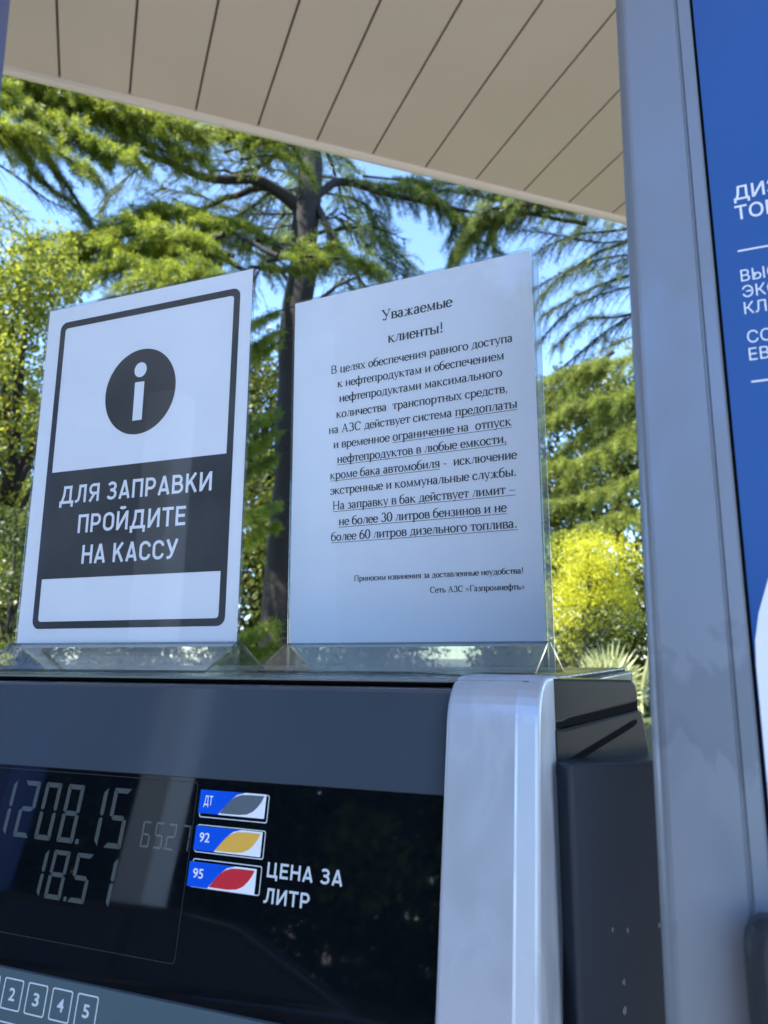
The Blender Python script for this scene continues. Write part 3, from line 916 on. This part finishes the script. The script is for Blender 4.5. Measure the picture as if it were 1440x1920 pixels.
class Tree:
    def __init__(self, name, label, bark, leaf, base, group=None, cat='tree'):
        self.root = empty(name, (base.x, base.y, 0)); tag(self.root, label, cat, group)
        self.base = Vector((base.x, base.y, 0)); self.wood = MB(); self.P, self.A, self.B, self.t = [], [], [], []
        self.bark, self.leaf = bark, leaf

    def limb(self, ctrl, r0, r1, seg=7, n=14):
        path = smooth_path([Vector(c) for c in ctrl], n)
        path = [p + Vector((random.gauss(0, r0 * .12), random.gauss(0, r0 * .12), random.gauss(0, r0 * .12))) if 0 < i < n else p for i, p in enumerate(path)]
        rad = [r0 + (r1 - r0) * (i / n) ** .8 for i in range(n + 1)]
        tube(self.wood, [p - self.base for p in path], rad, seg)
        return path

    def needles(self, pts, dirs, per, ln, wd, tint, up=.25):
        per = int(per * 4.0); wd = wd * .33; ln = ln * 1.2; up = -.25
        pts = np.array(pts); dirs = np.array(dirs); n = len(pts)
        P = np.repeat(pts, per, 0); d = np.repeat(dirs, per, 0)
        a = rng.normal(size=(n * per, 3)) * .75 + d * .8 + np.array([0, 0, up]); a /= np.linalg.norm(a, axis=1)[:, None]
        b = np.cross(a, rng.normal(size=(n * per, 3))); b /= np.linalg.norm(b, axis=1)[:, None] + 1e-9
        l = ln * rng.uniform(.6, 1.3, (n * per, 1)); w = wd * rng.uniform(.6, 1.3, (n * per, 1))
        self.P.append(P + a * l * .5 + rng.normal(size=P.shape) * ln * .25); self.A.append(a * l * .5); self.B.append(b * w * .5)
        self.t.append(np.clip(np.repeat(tint, per) + rng.normal(size=n * per) * .12, 0, 1))

    def bough(self, ctrl, r0=.05, wid=.7, dens=1.0, droop=.35, leafy=(.15, 1.0), per=4, ln=.065, wd=.022, tint=.5, step=.07, bare=False):
        """cedar bough: a limb carrying flat drooping side twigs set with needle tufts"""
        path = self.limb(ctrl, r0, r0 * .2, 6, 16)
        tot = sum((path[i + 1] - path[i]).length for i in range(16))
        m = max(4, int(tot / step * dens * (1.9 if bare else 1.35)))
        pts, dirs, tn = [], [], []
        for i in range(m):
            u = leafy[0] + (leafy[1] - leafy[0]) * (i + random.random()) / m
            k = min(int(u * 16), 15); p = path[k].lerp(path[k + 1], u * 16 - k)
            t = (path[k + 1] - path[k]).normalized()
            sd_ = t.cross(Vector((0, 0, 1))).normalized() * random.choice((-1, 1))
            dr = (sd_ * random.uniform(.5, 1.0) + t * random.uniform(.3, .9) + Vector((0, 0, random.gauss(.02, .22)))).normalized()
            ll = wid * random.uniform(.35, 1.1) * (1.0 - .45 * u)
            tw = []; q = Vector(p)
            ns = max(3, int(ll / .055))
            clump = min(1, max(0, tint + random.gauss(0, .32)))
            for j in range(ns):
                f = j / ns
                dd = (dr + Vector((0, 0, -droop * 1.6 * f)) + Vector((random.gauss(0, .12),) * 1 + (random.gauss(0, .12), random.gauss(0, .08)))).normalized()
                q = q + dd * (ll / ns); tw.append(Vector(q))
                if bare and random.random() < .72: continue
                pts.append(tuple(q - self.base)); dirs.append(tuple(dd)); tn.append(clump)
            if len(tw) > 2:
                tube(self.wood, [Vector(p) - self.base, tw[len(tw) // 2] - self.base, tw[-1] - self.base], [.008, .005, .002], 3)
        if pts: self.needles(pts, dirs, per, ln, wd, np.array(tn))

    def clumps(self, cs, per, ln, wd, tint=.5, flat=.8):
        """broad leaves spread through lumpy clumps (centre, radius)"""
        for c, r in cs:
            n = int(per * r * r)
            d = rng.normal(size=(n, 3)); d /= np.linalg.norm(d, axis=1)[:, None]
            rr = r * rng.uniform(.25, 1.0, (n, 1)) ** .55
            lump = 1 + .22 * np.sin(d[:, :1] * 7 + c[0] * 3) * np.cos(d[:, 1:2] * 6 + c[2] * 5) + .15 * np.sin(d[:, 2:3] * 11 + c[1])
            P = np.array(tuple(Vector(c) - self.base)) + d * rr * lump * np.array([1, 1, flat])
            a = rng.normal(size=(n, 3)) + d * .5 + np.array([0, 0, -.25]); a /= np.linalg.norm(a, axis=1)[:, None]
            b = np.cross(a, rng.normal(size=(n, 3)) * .6 + np.array([0, 0, 1.0])); b /= np.linalg.norm(b, axis=1)[:, None] + 1e-9
            b = np.cross(b, a) * .4 + b
            l = ln * rng.uniform(.6, 1.3, (n, 1)); w = wd * rng.uniform(.7, 1.2, (n, 1))
            self.P.append(P); self.A.append(a * l * .5); self.B.append(b * w * .5)
            self.t.append(np.clip(tint + random.gauss(0, .15) + rng.normal(size=n) * .2, 0, 1))

    def done(self, crown='crown', trunk='trunk'):
        if self.wood.v: self.wood.build(trunk, self.bark, self.root, smooth=True)
        if self.P:
            quads_mesh(crown, np.concatenate(self.P), np.concatenate(self.A), np.concatenate(self.B), np.concatenate(self.t), self.leaf, self.root)
        return self.root


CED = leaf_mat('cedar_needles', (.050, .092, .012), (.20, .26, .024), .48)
CED2 = leaf_mat('right_cedar_needles', (.055, .092, .020), (.18, .23, .036), .46)  # slightly bluer needle green for the cedar at the right
YEL = leaf_mat('yellow_shrub_leaves', (.19, .225, .012), (.42, .44, .03), .42)
BRD = leaf_mat('broad_leaves', (.075, .115, .016), (.215, .25, .03), .45)
DRK = leaf_mat('dark_leaves', (.018, .036, .012), (.062, .088, .022), .35)
BCK = leaf_mat('background_leaves', (.026, .046, .010), (.115, .140, .022), .42)
PALM = leaf_mat('palm_leaves', (.15, .18, .07), (.34, .38, .20), .3)


def generic(t, x, y, z0, z1, n, reach, tint, r0=.05, step=.16, per=3):
    """the rest of the crown, mostly above the canopy edge or behind the signs"""
    for i in range(n):
        z = z0 + (z1 - z0) * (i + .5) / n; a = random.uniform(0, 6.283); rr = reach * (1.05 - .75 * (i + .5) / n) * random.uniform(.7, 1.1)
        s = Vector((x, y, z)); e = s + Vector((math.cos(a) * rr, math.sin(a) * rr, random.uniform(-.5, .3)))
        t.bough([s, s.lerp(e, .5) + Vector((0, 0, .25)), e], r0, .8, .9, .4, (.2, 1), per, .12, .045, tint, step)


# main cedar behind the signs
b0 = at(535, 1230, 12.0)
t = Tree('cedar_tree', 'tall dark trunked cedar rising between the two signs', M['bark'], CED, b0)
t.limb([Vector((b0.x - .02, 12, -.1)), at(536, 1000, 12), at(552, 640, 12), at(573, 380, 12), at(584, 200, 12), at(600, -200, 12)], .33, .17, 12, 20)
at3 = lambda *l: [at(*q) for q in l]
# bare dark limbs either side of the trunk
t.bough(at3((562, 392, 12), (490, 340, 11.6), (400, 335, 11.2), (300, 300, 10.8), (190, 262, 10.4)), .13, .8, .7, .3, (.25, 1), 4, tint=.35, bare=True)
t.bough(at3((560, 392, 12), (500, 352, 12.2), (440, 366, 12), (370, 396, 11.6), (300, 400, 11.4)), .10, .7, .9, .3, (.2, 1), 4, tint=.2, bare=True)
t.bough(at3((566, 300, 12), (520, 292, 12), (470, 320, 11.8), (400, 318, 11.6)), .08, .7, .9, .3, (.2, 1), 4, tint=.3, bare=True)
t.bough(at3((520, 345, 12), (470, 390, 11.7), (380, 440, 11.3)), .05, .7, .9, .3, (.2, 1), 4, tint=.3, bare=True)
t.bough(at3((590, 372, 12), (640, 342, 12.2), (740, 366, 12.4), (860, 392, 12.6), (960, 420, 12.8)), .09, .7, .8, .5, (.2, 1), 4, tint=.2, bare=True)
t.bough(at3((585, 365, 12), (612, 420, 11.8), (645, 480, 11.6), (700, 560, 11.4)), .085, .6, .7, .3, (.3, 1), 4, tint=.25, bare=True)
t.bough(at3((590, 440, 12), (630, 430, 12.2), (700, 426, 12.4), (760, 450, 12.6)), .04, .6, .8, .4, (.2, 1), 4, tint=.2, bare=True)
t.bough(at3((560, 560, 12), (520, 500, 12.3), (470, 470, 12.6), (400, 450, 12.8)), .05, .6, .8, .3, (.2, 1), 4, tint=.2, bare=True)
t.bough(at3((565, 600, 12), (620, 545, 12), (690, 510, 12)), .06, .6, .8, .3, (.2, 1), 4, tint=.2, bare=True)
# the big sunlit bough left of the trunk
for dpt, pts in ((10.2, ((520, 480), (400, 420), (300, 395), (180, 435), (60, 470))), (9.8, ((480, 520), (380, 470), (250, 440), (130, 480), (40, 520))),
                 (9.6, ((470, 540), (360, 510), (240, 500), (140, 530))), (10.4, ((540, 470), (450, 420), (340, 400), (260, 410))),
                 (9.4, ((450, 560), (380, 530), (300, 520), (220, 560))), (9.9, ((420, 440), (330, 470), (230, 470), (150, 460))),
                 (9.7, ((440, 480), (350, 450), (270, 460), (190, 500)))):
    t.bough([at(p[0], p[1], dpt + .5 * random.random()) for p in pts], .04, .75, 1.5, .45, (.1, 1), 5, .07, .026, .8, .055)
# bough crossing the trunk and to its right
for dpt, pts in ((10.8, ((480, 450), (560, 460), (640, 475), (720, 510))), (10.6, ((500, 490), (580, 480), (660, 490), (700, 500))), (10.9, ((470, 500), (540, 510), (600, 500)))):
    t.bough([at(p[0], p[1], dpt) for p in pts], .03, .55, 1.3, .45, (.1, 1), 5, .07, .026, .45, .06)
# sprays glimpsed between the signs
for yy, tn in ((600, .6), (640, .6), (660, .5), (790, .65), (830, .7), (870, .55), (960, .9), (1000, .9), (1180, .7), (1220, .6)):
    t.bough([at(585, yy - 30, 11.6), at(530, yy - 20, 11.3), at(470, yy + 10, 11.0), at(420, yy + 30, 10.8)], .02, .45, 1.4, .5, (.35, 1), 5, .07, .028, tn, .06)
# little bright sprays along the canopy edge
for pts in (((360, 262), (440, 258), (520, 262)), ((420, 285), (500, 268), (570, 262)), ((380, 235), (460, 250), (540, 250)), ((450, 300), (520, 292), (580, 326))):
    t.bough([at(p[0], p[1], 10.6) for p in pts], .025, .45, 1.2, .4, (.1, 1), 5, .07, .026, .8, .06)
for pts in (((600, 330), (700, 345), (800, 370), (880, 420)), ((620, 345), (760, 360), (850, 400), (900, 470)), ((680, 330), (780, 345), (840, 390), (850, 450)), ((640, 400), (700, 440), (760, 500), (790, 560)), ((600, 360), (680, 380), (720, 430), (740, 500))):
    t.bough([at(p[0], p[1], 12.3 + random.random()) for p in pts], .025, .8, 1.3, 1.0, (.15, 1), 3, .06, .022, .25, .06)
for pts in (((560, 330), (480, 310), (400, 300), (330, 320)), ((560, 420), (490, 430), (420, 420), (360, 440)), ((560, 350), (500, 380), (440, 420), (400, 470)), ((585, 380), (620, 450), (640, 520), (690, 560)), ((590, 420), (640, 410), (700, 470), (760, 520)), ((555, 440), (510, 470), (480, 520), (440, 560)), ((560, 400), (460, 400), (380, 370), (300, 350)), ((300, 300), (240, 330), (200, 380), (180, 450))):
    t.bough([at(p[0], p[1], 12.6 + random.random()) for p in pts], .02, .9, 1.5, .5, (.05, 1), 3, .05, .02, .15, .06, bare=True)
generic(t, b0.x + .3, 12, 9.5, 16.5, 26, 4.2, .6)
t.done()

# cedar at the left, its trunk outside the picture, boughs reaching in at the top left
b1 = at(-330, 1230, 10.5)
t = Tree('cedar_tree', 'cedar whose bright boughs hang in the upper left corner', M['bark'], CED, b1, None)
t.limb([Vector((b1.x, b1.y, -.1)), Vector((b1.x + .1, b1.y, 4)), Vector((b1.x, b1.y, 9)), Vector((b1.x + .1, b1.y, 14))], .34, .1, 12, 16)
for d_, pts in ((10, ((-200, 60), (0, 150), (150, 200), (330, 270))), (9.6, ((-200, 120), (-20, 190), (120, 240), (260, 300))), (9.8, ((-150, 40), (60, 150), (220, 200), (380, 250))),
                (9.4, ((-200, 150), (-40, 230), (60, 260), (180, 330))), (10.1, ((-180, 60), (80, 130), (240, 190), (350, 230))), (9.7, ((-100, 120), (30, 180), (160, 260), (200, 290))),
                (9.9, ((-100, 80), (40, 150), (100, 170), (160, 190))), (10.2, ((100, 160), (200, 230), (300, 280), (380, 300)))):
    t.bough([at(p[0], p[1], d_ + .4 * random.random()) for p in pts], .05, .7, 1.5, .5, (.15, 1), 5, .07, .026, .75, .055)
for d_, pts in ((10.3, ((-150, 120), (20, 245), (90, 300), (170, 420))), (10.4, ((-100, 200), (30, 270), (70, 330), (160, 400)))):
    t.bough([at(p[0], p[1], d_) for p in pts], .10, .5, 1.3, .5, (.2, 1), 4, .06, .022, .2, .06)
for d_, pts in ((10.8, ((-100, 250), (30, 330), (100, 380), (200, 420))), (10.7, ((-120, 300), (0, 370), (60, 450), (130, 520))), (11, ((-60, 420), (20, 430), (70, 470))), (11, ((-60, 380), (20, 480), (60, 560)))):
    t.bough([at(p[0], p[1], d_) for p in pts], .022, .6, .8, .3, (.1, 1), 2, .05, .02, .3, .09, bare=True)
generic(t, b1.x, b1.y, 6.5, 14, 20, 3.2, .6)
t.done()

# cedar at the right, seen between notice and pylon
b2 = at(1420, 1230, 13.5)
t = Tree('cedar_tree', 'cedar behind the pylon with drooping blue green boughs', M['bark'], CED2, b2, None)
t.limb([Vector((b2.x, b2.y, -.1)), Vector((b2.x + .1, b2.y, 5)), Vector((b2.x, b2.y, 10)), Vector((b2.x + .1, b2.y, 15))], .36, .1, 12, 16)
for d_, pts in ((13, ((1350, 350), (1120, 395), (960, 380), (800, 350))), (12.6, ((1330, 330), (1050, 370), (900, 350), (760, 340))), (12.8, ((1300, 380), (1000, 400), (900, 420), (850, 470))),
                (12.4, ((1100, 380), (930, 390), (880, 430), (860, 480))), (13, ((1100, 420), (960, 400), (920, 450), (950, 490)))):
    t.bough([at(p[0], p[1], d_) for p in pts], .045, .8, 1.1, .75, (.2, 1), 4, .07, .024, .45, .065)
for d_, pts in ((12.9, ((1330, 480), (1180, 515), (1090, 550), (1020, 590))), (13.1, ((1330, 540), (1180, 590), (1100, 600), (1040, 650))), (12.7, ((1300, 400), (1170, 430), (1080, 440), (1010, 470))),
                (12.8, ((1250, 430), (1130, 470), (1050, 520), (1010, 560)))):
    t.bough([at(p[0], p[1], d_) for p in pts], .04, .8, 1.3, 1.0, (.2, 1), 2, .055, .02, .35, .07)
for d_, pts in ((13.2, ((1250, 440), (1130, 455), (1040, 440), (960, 430))), (13.4, ((1280, 470), (1160, 480), (1080, 500), (1000, 540))), (13.3, ((1280, 520), (1150, 545), (1070, 580), (1010, 640))), (13.5, ((1280, 560), (1170, 600), (1100, 650), (1040, 700)))):
    t.bough([at(p[0], p[1], d_) for p in pts], .025, .9, 1.4, .9, (.1, 1), 2, .05, .018, .2, .07, bare=True)
for d_, pts in ((11.6, ((1320, 600), (1180, 670), (1090, 690), (1010, 720))), (11.4, ((1320, 690), (1180, 740), (1090, 760), (1000, 800))), (11.2, ((1320, 780), (1190, 820), (1100, 860), (1000, 880))),
                (11.0, ((1320, 860), (1190, 900), (1100, 930), (1000, 950))), (10.8, ((1320, 930), (1190, 960), (1100, 990), (1010, 1010))), (11.5, ((1320, 640), (1200, 720), (1120, 790), (1040, 860))),
                (11.3, ((1300, 740), (1190, 790), (1120, 850), (1040, 930))), (11.7, ((1150, 660), (1090, 700), (1040, 740), (990, 760)))):
    t.bough([at(p[0], p[1], d_) for p in pts], .04, .7, 1.4, .6, (.15, 1), 5, .07, .026, .8, .055)
generic(t, b2.x, b2.y, 6.5, 14, 18, 3.0, .4)
t.done()


def broad(name, label, px, dist, h, w, leaf, per, ln, tint=.5, trunk=.16, low=.25, n=26, group=None, cat='tree'):
    b = at(px, 1230, dist); t = Tree(name, label, M['bark'], leaf, b, group, cat)
    top = Vector((b.x, b.y, h * .8))
    t.limb([Vector((b.x, b.y, -.1)), Vector((b.x + random.uniform(-.1, .1), b.y, h * .4)), top], trunk, trunk * .3, 9, 8)
    cs = []
    for i in range(n):
        z = h * (low + (1 - low) * (i + random.random()) / n); f = 1 - abs((z / h - .55)) * 1.1
        a = random.uniform(0, 6.283); rr = w * .75 * f * math.sqrt(random.random())
        c = Vector((b.x + rr * math.cos(a), b.y + rr * math.sin(a), z)); cs.append((c, w * random.uniform(.28, .45)))
        t.limb([Vector((b.x, b.y, z * .7)), Vector((b.x, b.y, z * .75)).lerp(c, .5), c], trunk * .3, .01, 5, 5)
    t.clumps(cs, per, ln, ln * .55, tint)
    return t.done()


broad('broadleaf_tree', 'yellow green broadleaf tree left of the sign with the letter i', -10, 9.0, 6.3, 1.5, BRD, 3000, .075, .75, n=36, low=.12)
broad('yellow_shrub', 'bright yellow green shrub behind the dispenser end cap', 1112, 8.4, 2.78, .95, YEL, 12000, .030, .7, .05, .62, 17, cat='shrub')
broad('garden_bush', 'low dark bush below the yellow shrub', 1085, 7.9, 1.95, .8, DRK, 4600, .05, .6, .05, .1, 16, cat='shrub')
broad('garden_bush', 'small light green bush low at the left edge', -30, 6.0, 1.72, .35, BRD, 9000, .035, .8, .03, .3, 12, cat='shrub')
broad('garden_bush', 'tall dark bush left of the sign with the letter i', 10, 7.6, 2.9, .75, DRK, 3800, .06, .7, .05, .1, 22, cat='shrub')
gp = 'dense trees filling the far background'
for px, d_, h, w, tn in ((-420, 22, 11.5, 3.4, .5), (-60, 24, 11, 3.4, .5), (230, 23, 10.2, 3.2, .4), (480, 20, 9.6, 3.0, .4), (700, 24, 11.0, 3.4, .4), (960, 23, 9.2, 3.2, .5), (1180, 21, 9.4, 3.0, .5), (1450, 22, 11.5, 3.4, .5)):
    broad('background_tree', 'dense green tree far behind the signs', px, d_, h, w, BCK, 520, .17, tn, .2, .04, 44, gp)

# fan palm just behind the dispenser
b = at(1138, 1230, 6.4)
t = Tree('fan_palm', 'pale spiky fan palm behind the end cap', M['bark'], PALM, b, None, 'palm')
hc = at(1135, 1292, 6.4)
t.limb([Vector((b.x, b.y, -.05)), Vector((b.x, b.y, .6)), hc - Vector((0, 0, .25))], .09, .07, 9, 6)
Pp, Aa, Bb_, tt = [], [], [], []
for k in range(11):
    az = random.uniform(0, 6.283); el = random.uniform(R(-5), R(70))
    if k == 0: cdir = Vector((-.05, -.5, .45)).normalized(); cen = hc + Vector((0, -.1, .02))
    elif k == 1: cdir = Vector((.9, -.4, -.1)).normalized(); cen = at(1200, 1300, 6.3)
    else:
        cdir = Vector((math.cos(az) * math.cos(el), math.sin(az) * math.cos(el), math.sin(el))); cen = hc + cdir * random.uniform(.05, .18) - Vector((0, 0, .1))
    sidev = cdir.cross(Vector((0, 0, 1))).normalized(); upv = sidev.cross(cdir)
    t.limb([hc - Vector((0, 0, .22)), hc.lerp(cen, .6) - Vector((0, 0, .08)), cen], .012, .008, 5, 4)
    ref_u = upv if k else Vector((0, .25, .97)).normalized()
    ref_s = sidev if k else Vector((1, 0, 0))
    for j in range(30):
        an = R(-115 + 230 * j / 29) + random.gauss(0, .02)
        dv = (ref_u * math.cos(an) + ref_s * math.sin(an) + cdir * .18).normalized()
        ll = random.uniform(.34, .42) * (1 - .18 * abs(an) / 2)
        Pp.append(tuple(cen + dv * ll * .5 - t.base)); Aa.append(tuple(dv * ll * .5)); bw = dv.cross(cdir).normalized()
        Bb_.append(tuple((bw + cdir * random.gauss(0, .5)).normalized() * .015)); tt.append(random.uniform(.2, 1))
t.P.append(np.array(Pp)); t.A.append(np.array(Aa)); t.B.append(np.array(Bb_)); t.t.append(np.array(tt))
t.done('fronds')

# ------------------------------------------------------------------ the forecourt behind the viewer, mirrored in the glass


def pol(az, d):
    return Vector((-.3 + math.sin(R(az)) * d, .45 + math.cos(R(az)) * d, 0))


q = pol(-119.6, 8.0); column('canopy_column', (q.x, q.y), R(-22.9), 'white square canopy column across the forecourt lane', .40, M['plaster'])
q = pol(-109, 7.8); column('canopy_column', (q.x, q.y), R(-22.9), 'blue square canopy column across the forecourt lane', .45, M['bluecol'])
gp = 'trees on the far side of the forecourt'
for az, d_, h, w in ((-90, 22, 11, 3.6), (-103, 21, 11, 3.6), (-114, 22, 11, 3.6), (-123, 21, 11, 3.6), (-133, 22, 11, 3.6), (-143, 21, 11, 3.6), (-96, 13, 9, 2.6), (-108, 15, 9.5, 3.0), (-119, 13.5, 9, 2.8), (-128, 15, 10, 3.0), (-137, 13, 9, 2.8), (-147, 15, 9.5, 3.0), (-160, 17, 9, 3.2)):
    q = pol(az, d_)
    t = Tree('forecourt_tree', 'tree across the forecourt, mirrored in the black display', M['bark'], BRD if az == -137 else DRK, q, gp)  # one tree gets lighter leaves in place of sunlight on it
    t.limb([Vector((q.x, q.y, -.1)), Vector((q.x + .1, q.y, h * .5)), Vector((q.x, q.y, h * .85))], .17, .05, 9, 8)
    cs = []
    for i in range(34):
        z = h * random.uniform(.12, .95); a = random.uniform(0, 6.283); rr = w * .8 * math.sqrt(random.random()) * (1.1 - .6 * z / h)
        cs.append((Vector((q.x + rr * math.cos(a), q.y + rr * math.sin(a), z)), w * random.uniform(.3, .45)))
    t.clumps(cs, 700, .2, .11, .4)
    t.done()

hd = pol(-134, 12.5)  # added hedge, keeps the sunlit ground out of the display reflection
t = Tree('hedge', 'dark hedge added to hide bright ground from the display reflection', M['bark'], DRK, hd, None, 'hedge')
hx = Vector((math.cos(R(-134)), -math.sin(R(-134)), 0))
for i in range(60):
    k_ = hd + hx * (-9 + 18 * i / 59)
    t.clumps([(Vector((k_.x + random.gauss(0, .1), k_.y + random.gauss(0, .1), z)), .38) for z in (.2, .5, .8, 1.15)], 2200, .11, .06, .4)
    tube(t.wood, [k_ - t.base, k_ - t.base + Vector((0, 0, 1.0))], [.02, .01], 5)
t.done('leaves', 'stems')


def parked_car(loc, yaw):
    c = empty('parked_car', loc, (0, 0, yaw)); c.scale = (1, 1, .87)
    tag(c, 'dark hatchback waiting in the forecourt lane, mirrored in the black display', 'car')
    def loft(secs, name, m, bev=.03):
        mb = MB(); k = len(secs[0])
        for sct in secs: mb.v += [tuple(p) for p in sct]
        for i in range(len(secs) - 1):
            for j in range(k - 1):
                a = i * k + j; mb.f.append([a, a + 1, a + k + 1, a + k]); mb.m.append(0)
        mb.f.append(list(range(k))); mb.m.append(0); mb.f.append(list(range((len(secs) - 1) * k, len(secs) * k))); mb.m.append(0)
        return mb.build(name, m, c, smooth=False, bevel=bev, seg=3)
    side = [(-2.05, .35), (-2.10, .62), (-2.02, .92), (-1.1, 1.02), (-.9, 1.02), (1.75, 1.02), (2.0, .95), (2.08, .6), (2.02, .35), (1.72, .30), (1.6, .58), (1.3, .68), (1.0, .58), (.9, .28), (-.95, .28), (-1.05, .58), (-1.35, .68), (-1.65, .58), (-1.75, .30)]
    mb = MB(); mb.prism([(x, -.86, z) for x, z in side], [(x, .86, z) for x, z in side]); mb.build('body', M['carpaint'], c, bevel=.06, seg=4)
    cab = [(-1.15, 1.01), (-.35, 1.44), (.1, 1.50), (1.1, 1.47), (1.45, 1.38), (1.85, 1.01)]
    mb = MB(); mb.prism([(x, -.78 + (z - 1) * .35, z) for x, z in cab], [(x, .78 - (z - 1) * .35, z) for x, z in cab]); mb.build('roof', M['carpaint'], c, bevel=.03, seg=3)
    for sg in (-1, 1):
        for wpts in ([(-.92, 1.06), (-.30, 1.40), (.28, 1.43), (.30, 1.06)], [(.36, 1.06), (.34, 1.43), (1.05, 1.41), (1.5, 1.10)]):
            mb = MB(); f_ = lambda x, z, o: (x, sg * (.785 + o - (z - 1) * .35), z)
            mb.prism([f_(x, z, .004) for x, z in wpts], [f_(x, z, -.02) for x, z in wpts]); mb.build('window', M['carglass'], c)
        for x in (-1.35, 1.3):
            mb = MB(); n = 24
            mb.prism([(x + .31 * math.cos(6.2832 * i / n), sg * .88, .31 + .31 * math.sin(6.2832 * i / n)) for i in range(n)], [(x + .31 * math.cos(6.2832 * i / n), sg * .68, .31 + .31 * math.sin(6.2832 * i / n)) for i in range(n)])
            w_ = mb.build('wheel', M['rubber'], c, bevel=.02)
            mb = MB(); mb.prism([(x + .2 * math.cos(6.2832 * i / n), sg * .885, .31 + .2 * math.sin(6.2832 * i / n)) for i in range(n)], [(x + .2 * math.cos(6.2832 * i / n), sg * .87, .31 + .2 * math.sin(6.2832 * i / n)) for i in range(n)])
            mb.build('rim', M['steel'], w_)
    mb = MB(); ws = [(-1.08, 1.06), (-.40, 1.425)]
    mb.prism([(ws[0][0] - .012, -.66, ws[0][1]), (ws[0][0] - .012, .66, ws[0][1]), (ws[1][0] - .012, .56, ws[1][1]), (ws[1][0] - .012, -.56, ws[1][1])], [(ws[0][0] + .02, -.66, ws[0][1]), (ws[0][0] + .02, .66, ws[0][1]), (ws[1][0] + .02, .56, ws[1][1]), (ws[1][0] + .02, -.56, ws[1][1])])
    mb.build('windscreen', M['carglass'], c)
    for sg in (-1, 1):
        mb = MB(); mb.box(-2.075, -1.96, sg * .62 - .16, sg * .62 + .16, .70, .84); mb.build('headlight', M['steel'], c, bevel=.02)


parked_car(tuple(pol(-123.5, 5.5)), R(126))
